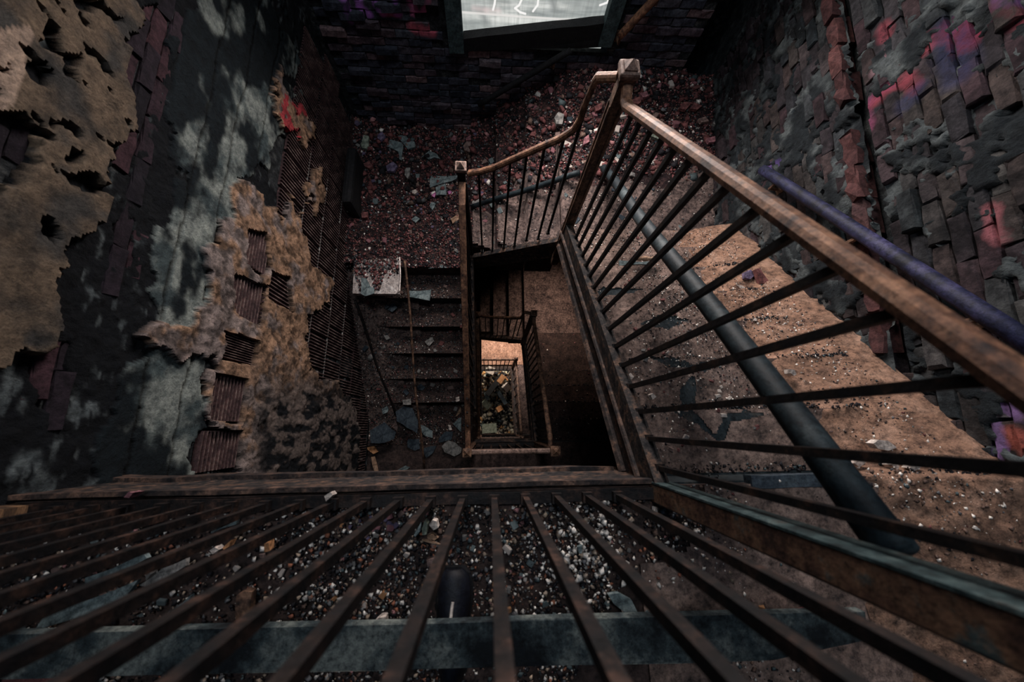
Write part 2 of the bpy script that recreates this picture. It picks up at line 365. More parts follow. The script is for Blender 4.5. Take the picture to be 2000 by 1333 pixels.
# far wall with its window opening ------------------------------------------------
WX0, WX1, WZ0, WZ1 = -0.36, 1.08, -1.26, 0.95
NICHE = 1.87
def wall_boxes(name, boxes, mat, label):
    bm = BM()
    for lo, hi in boxes: add_box(bm, lo, hi)
    return struct(obj(name, bm, mat), label)
boxes = [((XWL - 0.3, YW, -10.6), (WX0, YW + 0.3, 2.6)), ((WX1, YW, -2.0), (NICHE, YW + 0.3, 2.6)), ((WX0, YW, -2.0), (WX1, YW + 0.3, WZ0)), ((WX0, YW, WZ1), (WX1, YW + 0.3, 2.6)),
         ((WX0, YW, -10.6), (2.7, YW + 0.3, -2.0)), ((NICHE, YW + 0.55, -2.0), (2.9, YW + 0.7, 2.6))]
wall_far = wall_boxes('wall_far', boxes, MAT['mortar'], 'dark brick far wall with the window and pink sprayed letters')
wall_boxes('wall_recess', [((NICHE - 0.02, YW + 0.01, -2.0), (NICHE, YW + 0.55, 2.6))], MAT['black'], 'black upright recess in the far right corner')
bm = BM(); ys = (-1.7, YW + 0.7)
prism(bm, [(xwr(ys[0]) + 0.085, ys[0], -10.6), (xwr(ys[1]) + 0.085, ys[1], -10.6), (xwr(ys[1]) + 0.4, ys[1], -10.6), (xwr(ys[0]) + 0.4, ys[0], -10.6)], (0, 0, 13.2))
MAT['palemortar'] = worn('grey_mortar', [(0.38, (0.008, 0.009, 0.011)), (0.52, (0.03, 0.035, 0.037)), (0.72, (0.12, 0.125, 0.12))], 9, 0.95, 0, 1.0, 0.012, 40)
wall_right = struct(obj('wall_right', bm, MAT['palemortar']), 'weathered brick wall on the right of the stairs with red and pink paint')
wall_near = wall_boxes('wall_near', [((-3.4, -2.0, -10.6), (2.6, -1.7, 2.6)), ((-3.4, -1.7, -0.5), (-3.2, YF + 0.2, 2.6))], MAT['mortar'], 'sooty wall behind the front landing')
bm = BM(); add_box(bm, (XWL - 0.3, YF - 0.08, -10.6), (XWL, YW, 2.6)); add_box(bm, (XWL - 0.3, -1.7, -10.6), (XWL, YF - 0.08, -0.5)); add_box(bm, (-3.2, YF - 0.08, -0.5), (XWL - 0.3, YF + 0.2, 2.6))

wall_left = struct(obj('wall_left', bm, MAT['mortar']), 'left wall of burnt plaster over scored clay tile blocks')

# bricks -----------------------------------------------------------------------
def brick_meshes(n, L, D, H, mat, rough=1.0):
    out = []
    for k in range(n):
        bm = BM(); add_box(bm, (-L / 2, 0, -H / 2), (L / 2, D, H / 2))
        es = [e for e in bm.edges if abs(e.verts[0].co.x - e.verts[1].co.x) > 0.01]
        bmesh.ops.subdivide_edges(bm, edges=es, cuts=2, use_grid_fill=True)
        bmesh.ops.bevel(bm, geom=[e for e in bm.edges if all(v.co.y < 1e-5 for v in e.verts) and len(e.link_faces) == 2 and abs(e.calc_face_angle()) > 0.5], offset=0.006, segments=1, affect='EDGES')
        for v in bm.verts:
            if v.co.y < D * 0.5:
                v.co += Vector((random.uniform(-1, 1) * 0.004, random.uniform(-0.3, 1) * 0.008, random.uniform(-1, 1) * 0.0035)) * rough
        bmesh.ops.recalc_face_normals(bm, faces=bm.faces)
        me = bpy.data.meshes.new('brick'); bm.to_mesh(me); bm.free(); me.materials.append(mat); out.append(me)
    return out
def lay_bricks(wall, meshes, items, mat, cap=300):
    """items: (matrix, mesh index). The largest in view are parts of their own, the rest one mesh"""
    def size(it):
        p = np.array(it[0].translation); u, v = proj(p)
        vis = -60 < u < 2060 and -40 < v < 1373
        return -(1.0 / np.linalg.norm(p - CAMP) if vis else 0.0001)
    items = sorted(items, key=size)
    for mtx, k in items[:cap]:
        o = bpy.data.objects.new('brick', meshes[k]); COL.objects.link(o); o.parent = wall; o.matrix_world = mtx; o.matrix_basis = mtx
    rest = items[cap:]
    if rest:
        bm = BM()
        for mtx, k in rest:
            n0 = len(bm.verts); bm.from_mesh(meshes[k]); bm.verts.ensure_lookup_table()
            for v in bm.verts[n0:]: v.co = mtx @ v.co
        o = obj('brickwork', bm, mat, wall); o['kind'] = 'stuff'

def seg(f, a, b, r, c): return (f(*a), f(*b), r, c)
fw = lambda x, y: at_y(x, y, YW)
rwn = (1, -0.11, 0)
rw = lambda x, y: at_plane(x, y, (1.85, 0, 0), rwn)
PUR, MAG, REDP, NAVY, PNK = (0.20, 0.065, 0.26), (0.24, 0.055, 0.125), (0.24, 0.042, 0.06), (0.02, 0.025, 0.07), (0.45, 0.27, 0.31)
paint_far = [seg(fw, (668, -12), (683, 34), 0.05, PUR), seg(fw, (697, -20), (702, 12), 0.04, PUR), seg(fw, (702, 12), (722, 26), 0.04, PUR), seg(fw, (735, 6), (748, 22), 0.045, PUR), seg(fw, (748, 22), (776, 24), 0.045, MAG),
             seg(fw, (776, 24), (770, -12), 0.04, PUR), seg(fw, (801, -10), (810, 22), 0.045, MAG), seg(fw, (810, 22), (827, 30), 0.045, MAG), seg(fw, (827, 30), (838, -10), 0.045, MAG),
             seg(fw, (843, 0), (847, 64), 0.04, REDP), seg(fw, (806, 52), (844, 62), 0.06, REDP)]
paint_right = [seg(rw, (1682, 214), (1740, 172), 0.04, MAG), seg(rw, (1676, 210), (1700, 248), 0.06, MAG), seg(rw, (1728, 56), (1736, 66), 0.05, REDP), seg(rw, (1722, 132), (1768, 104), 0.05, PNK),
               seg(rw, (1782, 112), (1816, 96), 0.04, REDP), seg(rw, (1716, 198), (1770, 152), 0.045, REDP), seg(rw, (1780, 160), (1796, 172), 0.05, REDP), seg(rw, (1820, 76), (1848, 72), 0.05, REDP),
               seg(rw, (1874, 30), (1896, 76), 0.07, (0.3, 0.03, 0.06)), seg(rw, (1928, 36), (1962, 14), 0.05, MAG), seg(rw, (1985, 24), (2010, 34), 0.05, REDP), seg(rw, (1858, 50), (1880, 140), 0.09, NAVY),
               seg(rw, (1770, 206), (1800, 178), 0.06, NAVY), seg(rw, (1972, 790), (1996, 812), 0.04, (0.28, 0.16, 0.4)), seg(rw, (1950, 800), (1960, 890), 0.02, (0.25, 0.15, 0.36)), seg(rw, (1975, -5), (2000, 5), 0.05, (0.2, 0.1, 0.3)),
               seg(rw, (1495, 335), (1530, 318), 0.05, (0.10, 0.06, 0.22)), seg(rw, (1940, 405), (1955, 470), 0.04, (0.4, 0.13, 0.15)), seg(rw, (1990, 845), (2010, 880), 0.04, (0.42, 0.1, 0.07))]
MAT['brick_far'] = brick_mat('burnt_brick', [(0.0, (0.028, 0.032, 0.046)), (0.35, (0.05, 0.052, 0.07)), (0.6, (0.085, 0.055, 0.064)), (0.8, (0.06, 0.072, 0.092)), (0.95, (0.16, 0.105, 0.11))], [(a, b_, r, tuple(min(0.9, 2.3 * v) for v in c)) for a, b_, r, c in paint_far], 0.5)
MAT['brick_right'] = brick_mat('old_brick', [(0.0, (0.018, 0.026, 0.031)), (0.25, (0.034, 0.025, 0.029)), (0.45, (0.031, 0.040, 0.044)), (0.65, (0.048, 0.037, 0.034)), (0.85, (0.038, 0.022, 0.027)), (1.0, (0.075, 0.075, 0.072))], paint_right, 0.30)
MAT['brick_red'] = brick_mat('broken_red_brick', [(0.0, (0.06, 0.024, 0.024)), (0.5, (0.09, 0.037, 0.035)), (1.0, (0.075, 0.045, 0.044))], [], 0.7)
MAT['brick_left'] = brick_mat('plum_brick', [(0.0, (0.010, 0.008, 0.012)), (0.6, (0.022, 0.014, 0.020)), (1.0, (0.05, 0.022, 0.028))], [], 0.6)

BL, BH = 0.208, 0.0705
mf = brick_meshes(6, 0.203, 0.09, 0.063, MAT['brick_far'], 1.1)
items = []
for c in range(-33, 14):
    z = c * BH + 0.02
    for i in range(-8, 10):
        x = (i + 0.5 * (c % 2)) * BL + random.uniform(-0.004, 0.004)
        if x < XWL + 0.08 or x > NICHE - 0.09 or z > 0.9: continue
        if WX0 - 0.12 < x < WX1 + 0.12 and z > WZ0 - 0.03: continue
        out = random.choice((0, 0, 0.004, 0.008, -0.004)) + (0.03 if random.random() < 0.07 else 0)
        if random.random() < 0.03: continue
        m4 = Matrix.Translation((x, YW - 0.012 - out, z)) @ Euler((random.uniform(-.03, .03), random.uniform(-.012, .012), random.uniform(-.03, .03))).to_matrix().to_4x4()
        items.append((m4, random.randrange(6)))
lay_bricks(wall_far, mf, items, MAT['brick_far'])

mr = brick_meshes(7, 0.203, 0.09, 0.063, MAT['brick_right'], 1.5)
mred = brick_meshes(4, 0.20, 0.10, 0.066, MAT['brick_red'], 3.0)
rotr = Matrix.Rotation(-math.pi / 2 - math.atan(0.11), 4, 'Z')
items = []; reds = []
zgap = rw(1690, 300).z; cg = round((zgap - 0.02) / BH)
for c in range(-24, 9):
    z = c * BH + 0.02
    for i in range(-8, 17):
        y = (i + 0.5 * (c % 2)) * BL + random.uniform(-0.005, 0.005)
        if y > YW - 0.1: continue
        if z < -1.62 or (y < 1.4 and z < -0.62 - 0.75 * y): continue
        u, v = proj(np.array([xwr(y), y, z]))
        dz = 0.0
        if c == cg and y > 0.25: continue
        if random.random() < 0.025: continue
        out = random.uniform(-0.006, 0.012) + (0.025 if random.random() < 0.06 else 0) - (0.03 if random.random() < 0.05 else 0)
        m4 = Matrix.Translation((xwr(y) - 0.012 - out, y, z)) @ rotr @ Euler((random.uniform(-.04, .04), random.uniform(-.015, .015), random.uniform(-.04, .04))).to_matrix().to_4x4()
        if c == cg - 1 and y > 0.25:
            m4 = Matrix.Translation((xwr(y) - 0.035 - random.uniform(0, .02), y, z)) @ rotr @ Euler((random.uniform(-.1, .1), random.uniform(-.04, .04), random.uniform(-.1, .1))).to_matrix().to_4x4()
            reds.append((m4, random.randrange(4))); continue
        items.append((m4, random.randrange(7)))
lay_bricks(wall_right, mr, items, MAT['brick_right'], 282)
lay_bricks(wall_right, mred, reds, MAT['brick_red'], 18)

# grey mortar: raked back between the bricks, smeared over them in places
ry = np.arange(-1.2, YW - 0.02, 0.014); rz = np.arange(-1.75, 0.75, 0.014)
RY, RZ = np.meshgrid(ry, rz, indexing='ij')
smear = 0.45 * fbm(RY * 4, RZ * 5, 81, 3) + 0.35 * fbm(RY * 13, RZ * 16, 84, 3) + 0.2 * fbm(RY * 45, RZ * 45, 85, 2); rough_ = fbm(RY * 30, RZ * 30, 82, 4)
hm = -0.016 + 0.05 * sstep(0.49, 0.62, smear + 0.02 * sstep(0.4, 1.4, RY)) + 0.020 * (rough_ - 0.5)
hm = np.minimum(hm, 0.012 + 0.016 * rough_)
mk = ~((RY > 0.1) & (np.abs(RZ - (cg * BH + 0.02)) < BH * 0.46))[:-1, :-1]
mc = np.array((0.012, 0.016, 0.019)) + np.array((0.075, 0.085, 0.085)) * (sstep(0.42, 0.68, fbm(RY * 9, RZ * 9, 83, 4)) * (0.4 + rough_))[..., None]
v_, f_, c_ = compact(np.stack([xwr(RY) - hm, RY, RZ], -1).reshape(-1, 3), grid_faces(mk), mc.reshape(-1, 3))
o = np_mesh('mortar_bed', v_, f_[:, ::-1], MAT['layers'], c_, True); o.parent = wall_right; o['label'] = 'grey mortar smeared over the bricks'
# left wall: plaster layers as relief ------------------------------------------------
res = 0.0092
Yg = np.arange(-0.72, YW - 0.005, res); Zg = np.arange(-3.4, 0.75, res)
YY, ZZ = np.meshgrid(Yg, Zg, indexing='ij')
PX, PY = proj(np.stack([np.full(YY.shape, XWL + 0.02), YY, ZZ], -1))
sc = 60 / np.hypot(PX - NX, PY - NY) * 0 + np.clip(np.hypot(PX - NX, PY - NY) / 700, 0.25, 1.4)
wx = PX + sc * (62 * (fbm(YY * 9, ZZ * 9, 21, 4) - 0.5) + 7 * (fbm(YY * 34, ZZ * 34, 31, 3) - 0.5))
wy = PY + sc * (62 * (fbm(YY * 9, ZZ * 9, 41, 4) - 0.5) + 7 * (fbm(YY * 34, ZZ * 34, 51, 3) - 0.5))
tan_poly = [(-300, -300), (262, -300), (258, 0), (268, 30), (247, 70), (244, 130), (230, 168), (236, 230), (243, 252), (216, 280), (222, 330), (206, 370), (192, 400), (186, 452), (120, 490), (92, 535), (116, 580), (112, 622), (93, 692), (40, 682), (0, 722), (-300, 760)]
tan_holes = [[(62, 40), (90, 62), (98, 110), (135, 105), (128, 140), (95, 118), (58, 92)], [(35, 122), (62, 118), (84, 150), (80, 176), (58, 174), (36, 150)], [(-60, 215), (28, 222), (66, 258), (50, 330), (10, 362), (-60, 350)], [(120, 0), (190, 0), (222, 42), (212, 48), (182, 20), (160, 28), (128, 22)],
             [(68, 424), (100, 430), (107, 455), (92, 474), (70, 452)], [(138, 345), (170, 352), (196, 378), (180, 380), (150, 382), (136, 366)], [(118, 296), (134, 300), (130, 328), (117, 322)], [(85, 236), (104, 240), (100, 256), (86, 252)], [(176, 120), (182, 135), (178, 152), (173, 138)], [(100, 130), (128, 140), (126, 168), (104, 160)]]
grey_poly = [(420, -300), (540, -200), (545, 0), (580, 130), (575, 200), (545, 300), (470, 350), (445, 360), (440, 470), (405, 560), (380, 640), (400, 700), (400, 790), (372, 900), (365, 960), (200, 960), (180, 880), (215, 800), (225, 740), (270, 690), (320, 640), (285, 580), (300, 490), (330, 400), (350, 330), (330, 260), (320, 180), (345, 90), (370, 0)]
mort_polys = [[(525, 145), (545, 140), (560, 180), (590, 215), (605, 260), (590, 285), (560, 260), (540, 215)], [(440, 362), (478, 356), (505, 388), (522, 402), (540, 440), (548, 402), (572, 395), (580, 450), (604, 520), (640, 545), (636, 580), (612, 600), (598, 640), (585, 700), (620, 745), (650, 745), (690, 790), (705, 980), (455, 980), (458, 840), (395, 840), (405, 720), (420, 700), (385, 695), (382, 610), (398, 580), (405, 475), (440, 440)],
              [(600, 340), (618, 315), (628, 390), (614, 430), (600, 420)], [(270, 640), (330, 622), (395, 640), (400, 700), (330, 700)]]
expo_polys = [[(475, 448), (516, 456), (524, 520), (508, 545), (470, 512)], [(446, 530), (516, 560), (504, 640), (452, 612)], [(520, 528), (560, 545), (566, 612), (516, 582)], [(430, 645), (496, 666), (490, 716), (425, 700)], [(410, 728), (477, 742), (462, 832), (400, 818)], [(384, 840), (466, 842), (456, 926), (370, 920)],
              [(548, 262), (572, 290), (596, 380), (640, 300), (680, 420), (690, 560), (690, 740), (650, 745), (600, 700), (585, 640), (600, 590), (640, 560), (600, 520), (572, 455), (545, 400), (530, 360), (520, 300)]]
strip_polys = [[(268, 20), (330, 0), (335, 90), (300, 200), (285, 260), (262, 345), (222, 345), (245, 260), (240, 160)], [(60, 690), (140, 670), (135, 780), (105, 800), (70, 800)], [(220, 440), (262, 430), (258, 515), (228, 520)]]
mt = inpoly(wx, wy, tan_poly)
holes = np.zeros_like(mt)
for h in tan_holes: holes |= inpoly(wx * 0.5 + PX * 0.5, wy * 0.5 + PY * 0.5, h)
spots = (fbm(YY * 22, ZZ * 14, 77, 3) > 0.70) & mt
mt &= ~(holes | spots)
mg = inpoly(wx, wy, grey_poly)
mm = np.zeros_like(mt)
for h in mort_polys: mm |= inpoly(wx, wy, h)
ex = np.zeros_like(mt)
for h in expo_polys[:6]: ex |= inpoly(PX * 0.8 + wx * 0.2, PY * 0.8 + wy * 0.2, h)
exT = ex.copy(); ex |= inpoly(PX * 0.75 + wx * 0.25, PY * 0.75 + wy * 0.25, expo_polys[6]); ex |= (PX > 560) & (PY > 250) & (PY < 740) & ~mm; mm &= ~exT
thin = (fbm(YY * 7, ZZ * 7, 91, 4) > 0.47) & (PX > 575) & (PY > 640)
ex &= ~(thin & (PY > 690))
sx = np.zeros_like(mt)
for h in strip_polys: sx |= inpoly(wx * 0.4 + PX * 0.6, wy * 0.4 + PY * 0.6, h)
brk = inpoly(PX, PY, tan_holes[2])
H = 0.004 + 0.022 * fbm(YY * 16, ZZ * 16, 5) + 0.012 * (fbm(YY * 40, ZZ * 40, 8) - 0.5)
C = np.zeros(YY.shape + (3,)); n1 = fbm(YY * 10, ZZ * 10, 61); n2 = fbm(YY * 26, ZZ * 26, 62); n3 = fbm(YY * 5, ZZ * 7, 63)
def put(mask, c): C[mask] = (np.ones(YY.shape + (1,)) * 0 + np.asarray(c))[mask]
def lerp(a, b, t): return np.asarray(a) * (1 - t[..., None]) + np.asarray(b) * t[..., None]
base = lerp((0.0035, 0.0045, 0.0065), (0.085, 0.10, 0.105), sstep(0.55, 0.72, fbm(YY * 14, ZZ * 40, 68)) * sstep(0.42, 0.6, n1)); C[:] = base
g = lerp((0.05, 0.068, 0.072), (0.24, 0.265, 0.245), sstep(0.3, 0.65, n1))
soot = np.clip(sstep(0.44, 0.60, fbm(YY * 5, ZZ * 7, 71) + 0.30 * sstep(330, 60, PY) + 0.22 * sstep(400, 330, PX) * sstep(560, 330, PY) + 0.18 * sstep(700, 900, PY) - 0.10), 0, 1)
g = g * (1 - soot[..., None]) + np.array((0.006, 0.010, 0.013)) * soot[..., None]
groove = (np.abs(((ZZ + 0.05 * n3) % 0.21) - 0.1) < 0.007)
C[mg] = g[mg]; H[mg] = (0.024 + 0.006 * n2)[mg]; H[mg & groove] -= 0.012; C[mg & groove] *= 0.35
t_ = lerp((0.085, 0.078, 0.072), (0.23, 0.165, 0.115), sstep(0.36, 0.62, n1 * 0.6 + n3 * 0.4)) * 0.6
C[mt] = t_[mt]; H[mt] = (0.046 + 0.008 * n1 + 0.004 * n2)[mt]
n4 = fbm(YY * 55, ZZ * 40, 66, 4)
m_ = lerp((0.23, 0.18, 0.165), (0.30, 0.18, 0.115), sstep(0.40, 0.58, n1 + 0.15 * sstep(480, 600, PX) - 0.10 * sstep(470, 420, PX)))
m_ = m_ * (0.35 + 0.85 * sstep(0.34, 0.60, n4 * 0.5 + 0.5 * fbm(YY * 18, ZZ * 18, 72)))[..., None]
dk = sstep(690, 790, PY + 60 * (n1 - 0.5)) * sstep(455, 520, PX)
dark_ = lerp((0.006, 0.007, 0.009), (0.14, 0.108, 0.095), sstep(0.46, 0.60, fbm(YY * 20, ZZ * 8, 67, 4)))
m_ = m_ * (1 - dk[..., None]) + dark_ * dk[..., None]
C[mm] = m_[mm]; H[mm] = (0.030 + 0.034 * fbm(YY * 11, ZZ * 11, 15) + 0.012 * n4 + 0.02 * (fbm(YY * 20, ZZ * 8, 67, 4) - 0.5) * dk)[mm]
redp = np.zeros_like(mt)
for h in ([(545, 180), (556, 182), (566, 250), (580, 280), (572, 284), (552, 250)], [(568, 182), (590, 220), (588, 228), (566, 205)]): redp |= inpoly(wx * .6 + PX * .4, wy * .6 + PY * .4, h)
C[redp] = (0.42, 0.05, 0.06)
pale = inpoly(PX, PY, [(-80, 60), (46, 50), (30, 120), (5, 200), (-80, 260)]); C[pale & mt] = np.array((0.36, 0.26, 0.2))  # lit corner of the tan plaster painted as a paler strip
drop = (ex & ~mm) | sx | brk
fm = ~(drop[:-1, :-1] & drop[1:, 1:] & drop[1:, :-1] & drop[:-1, 1:])
fm &= ~((YY < YF - 0.07) & (ZZ > -0.52))[:-1, :-1]
H[drop] = -0.004
V = np.stack([XWL + H, YY, ZZ], -1).reshape(-1, 3); CC = C.reshape(-1, 3)
cls = np.zeros(YY.shape, int); cls[mg] = 1; cls[mt] = 2; cls[mm] = 3; cls = cls[:-1, :-1]
for k, (nm, lab) in enumerate((('scratch_coat', 'soot-black undercoat'), ('plaster_sheet', 'grey-green smooth plaster'), ('plaster_sheet', 'tan outer plaster with holes'), ('mortar_lump', 'rough ochre mortar'))):
    fc = grid_faces(fm & (cls == k)); v, f, c = compact(V, fc, CC)
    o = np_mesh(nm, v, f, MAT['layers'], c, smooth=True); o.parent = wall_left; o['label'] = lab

# plum bricks showing through the burnt band
ml = brick_meshes(5, 0.205, 0.06, 0.064, MAT['brick_left'], 1.2)
rotl = Matrix.Rotation(math.pi / 2, 4, 'Z'); items = []
for c in range(-12, 10):
    z = c * BH + 0.02
    for i in range(-2, 17):
        y = (i + 0.5 * (c % 2)) * BL
        u, v = proj(np.array([XWL, y, z])); u = np.array([u]); v = np.array([v])
        if any(inpoly(u, v, p)[0] for p in ([(225, -20), (350, -20), (340, 120), (310, 230), (270, 370), (200, 370)], [(40, 660), (160, 650), (150, 800), (60, 820)], [(200, 420), (280, 420), (270, 540), (215, 540)], [(-60, 200), (80, 210), (70, 370), (-60, 380)])):
            items.append((Matrix.Translation((XWL + 0.012 + random.uniform(0, 0.012), y, z)) @ rotl, random.randrange(5)))
lay_bricks(wall_left, ml, items, MAT['brick_left'])

# scored hollow-clay tile blocks: courses 0.33 high, ribs proud of the block face
def tile_mesh(wd, ht, upright, seed):
    random.seed(seed); bm = BM(); add_box(bm, (0, -wd / 2, -ht / 2), (0.012, wd / 2, ht / 2))
    n = 10 if upright else 11; span = wd if upright else ht
    for i in range(n):
        c = -span / 2 + (i + 0.5) * span / n; h = span / n * 0.27
        pr = [(0.012, c - h), (0.026, c - h * 0.5), (0.026, c + h * 0.5), (0.012, c + h)]
        n0 = len(bm.faces)
        if upright: prism(bm, [(x, y, -ht / 2) for x, y in pr], (0, 0, ht))
        else: prism(bm, [(x, -wd / 2, z) for x, z in pr], (0, wd, 0))
        bm.faces.ensure_lookup_table(); bm.faces[n0 + 3].material_index = 1
    bmesh.ops.recalc_face_normals(bm, faces=bm.faces)
    me = bpy.data.meshes.new('clay_tile'); bm.to_mesh(me); bm.free(); me.materials.append(MAT['tile']); me.materials.append(MAT['tile_rib']); return me
def tile(y0, y1, z0, z1, upright, out=0.0):
    key = (round(y1 - y0, 2), round(z1 - z0, 2), upright)
    if key not in TM: TM[key] = tile_mesh(y1 - y0 - 0.012, z1 - z0 - 0.014, upright, 3)
    o = bpy.data.objects.new('clay_tile', TM[key]); COL.objects.link(o); o.parent = wall_left
    o.location = (XWL + out, (y0 + y1) / 2, (z0 + z1) / 2); o.rotation_euler = (random.uniform(-.01, .01), random.uniform(-.02, .02), 0)
TM = {}
for y0, y1, up in ((-0.22, 0.0, False), (0.04, 0.30, False), (0.385, 0.545, True), (0.64, 0.92, False), (0.99, 1.27, False)): tile(y0, y1, -1.01, -0.69, up, 0.004)
for c, (z0, z1) in enumerate(((-1.345, -1.02), (-1.67, -1.355), (-2.0, -1.68), (-2.325, -2.01), (-2.65, -2.335), (-2.98, -2.66), (-3.3, -2.99))):
    y = -0.70 + (0.0, 0.14)[c % 2]
    while y < 3.1:
        tile(y, y + 0.29, z0, z1, True, random.uniform(0, .006)); y += 0.30
for z0, z1, ys in ((-1.345, -1.02, ()), ):
    pass
# pale mortar beads squeezed out between the tile courses
for z in (-1.35, -1.675, -2.005, -2.33):
    bm = BM(); tube(bm, [(XWL + 0.016, y, z + random.uniform(-.006, .006)) for y in np.arange(0.45, 2.3, 0.06)], 0.007, 6)
    o = obj('mortar_bead', bm, MAT['greystone'], wall_left); o['label'] = 'pale mortar joint between tile courses'
# black block proud of the tiles, its colour standing for a hole's dark
bm = BM(); add_box(bm, (XWL + 0.0, 0.52, -2.62), (XWL + 0.028, 0.72, -2.3)); roughen(bm, 3, 0.02, 3); o = obj('tile_hole_dark', bm, MAT['black'], wall_left); o['label'] = 'black block painted as the dark of a tile hole'

# timber post at the near end of the left wall
bm = BM(); add_box(bm, (XWL + 0.0, YF - 0.09, -0.66), (XWL + 0.085, YF + 0.0, 1.25)); roughen(bm, 6, 0.012, 4, 14)
tag(obj('timber_post', bm, MAT['timber'], None, origin=(XWL, YF, -0.66)), 'splintered brown timber post at the near end of the left wall', 'post')

# ------------------------------------------------------------------ window
win = struct(empty('window_1', 'x', None), 'bright dusty window with teal frame and slanted sill in the far wall'); del win
win = bpy.data.objects['window_1']; win.location = (0.36, YW, WZ0); wl = Vector(win.location)
def wpart(name, bm, mat, lab=None):
    for v in bm.verts: v.co -= wl
    o = obj(name, bm, mat, win)
    if lab: o['label'] = lab
    return o
a0, a1, a2, a3 = fw(893, -5), fw(905, 68), fw(1180, 38), fw(1190, -5)
zl, zr = a1.z, a2.z; xl, xr = a1.x, a2.x
bm = BM(); bar(bm, (WX0 + 0.06, YW - 0.02, WZ0 - 0.02), (WX0 + 0.06, YW - 0.02, WZ1), 0.13, 0.09); roughen(bm, 3, 0.006, 8); wpart('jamb', bm, MAT['windowframe'])
bm = BM(); bar(bm, (WX1 - 0.05, YW - 0.02, WZ0 + 0.1), (WX1 - 0.05, YW - 0.02, WZ1), 0.12, 0.09); roughen(bm, 3, 0.006, 9); wpart('jamb', bm, MAT['windowframe'])
bm = BM(); prism(bm, [(WX0 + 0.1, YW - 0.04, WZ0 - 0.02), (WX1 - 0.05, YW - 0.04, WZ0 + 0.08), (WX1 - 0.05, YW - 0.04, zr + 0.005), (xl, YW - 0.04, zl)], (0, 0.12, 0)); roughen(bm, 5, 0.008, 10); wpart('bottom_rail', bm, MAT['black'], 'black charred bottom rail')
bm = BM(); bar(bm, (WX0, YW, WZ1), (WX1, YW, WZ1), 0.1, 0.1); wpart('head', bm, MAT['windowframe'])
# dusty glass, daylight and bright stems painted into its emission
m, nt, b = nodes('backlit_dusty_glass'); P = pos(nt)
mp = nt.nodes.new('ShaderNodeMapping'); mp.inputs['Scale'].default_value = (1.2, 1, 9); nt.links.new(P, mp.inputs[0])
mp2 = nt.nodes.new('ShaderNodeMapping'); mp2.inputs['Scale'].default_value = (26, 1, 1.5); nt.links.new(P, mp2.inputs[0])
c1 = ramp(nt, noise(nt, mp.outputs[0], 1.6, 4, 0.6), [(0.3, (0.26, 0.29, 0.285)), (0.5, (0.46, 0.49, 0.47)), (0.68, (0.8, 0.81, 0.77))])
c2 = ramp(nt, noise(nt, mp2.outputs[0], 1.6, 4, 0.6), [(0.3, (0.72, 0.73, 0.72)), (0.6, (1, 1, 1))])
cc = mixc(nt, 1.0, c1, c2, 'MULTIPLY')
def stroke(c, pts, r, col, amt=1.0, soft=0.5):
    for a, b_ in zip(pts, pts[1:]):
        p0, p1 = at_y(*a, YW + 0.05), at_y(*b_, YW + 0.05); ba = p1 - p0
        s_ = nt.nodes.new('ShaderNodeVectorMath'); s_.operation = 'SUBTRACT'; s_.inputs[1].default_value = p0; nt.links.new(P, s_.inputs[0])
        d_ = nt.nodes.new('ShaderNodeVectorMath'); d_.operation = 'DOT_PRODUCT'; d_.inputs[1].default_value = ba / ba.length_squared; nt.links.new(s_.outputs[0], d_.inputs[0])
        h_ = maths(nt, 'MULTIPLY', d_.outputs['Value'], 1.0, True)
        k_ = nt.nodes.new('ShaderNodeVectorMath'); k_.operation = 'SCALE'; k_.inputs[0].default_value = ba; nt.links.new(h_, k_.inputs['Scale'])
        q_ = nt.nodes.new('ShaderNodeVectorMath'); q_.operation = 'DISTANCE'; nt.links.new(s_.outputs[0], q_.inputs[0]); nt.links.new(k_.outputs[0], q_.inputs[1])
        f_ = maths(nt, 'MULTIPLY', maths(nt, 'SUBTRACT', r, q_.outputs['Value']), 1.0 / (soft * r), True)
        c = mixc(nt, maths(nt, 'MULTIPLY', f_, amt), c, col)
    return c
cc = stroke(cc, [(940, 22), (950, 44)], 0.05, (0.16, 0.18, 0.18), 0.6, 1.0); cc = stroke(cc, [(1078, -4), (1082, 16)], 0.045, (0.15, 0.17, 0.17), 0.7, 1.0)
cc = stroke(cc, [(960, 0), (990, 4)], 0.06, (0.2, 0.22, 0.21), 0.5, 1.0)
cc = stroke(cc, [(893, 23), (1010, 32), (1130, 40)], 0.012, (0.85, 0.82, 0.78), 0.8)
cc = stroke(cc, [(925, 16), (950, 20), (975, 21)], 0.035, (0.75, 0.62, 0.6), 0.55, 1.0)
for pts in ([(968, -8), (966, 8), (963, 19)], [(1022, -8), (1014, 10), (1006, 16), (1016, 24), (1026, 27)], [(1052, -6), (1050, 10), (1041, 22)], [(1172, 10), (1186, 5), (1190, -4)]):
    cc = stroke(cc, pts, 0.011, (1.0, 0.98, 0.95))
b.inputs['Base Color'].default_value = (0.3, 0.3, 0.3, 1); b.inputs['Roughness'].default_value = 0.3
nt.links.new(cc, b.inputs['Emission Color']); b.inputs['Emission Strength'].default_value = 1.05
bm = BM(); add_box(bm, (WX0 + 0.08, YW + 0.05, WZ0), (WX1 - 0.05, YW + 0.058, WZ1)); wpart('pane', bm, m)
win['kind'] = 'structure'; win['label'] = 'bright dusty window with teal frame and slanted sill in the far wall'
if 'category' in win: del win['category']

bm = BM(); add_box(bm, (0.93, YF - 0.012, -0.03), (1.34, YF + 0.03, 0.012)); roughen(bm, 6, 0.006, 12)
o = obj('edge_slab', bm, MAT['darkslate']); tag(o, 'thin slate nosing at the edge of the front landing over the right flight', 'slate')
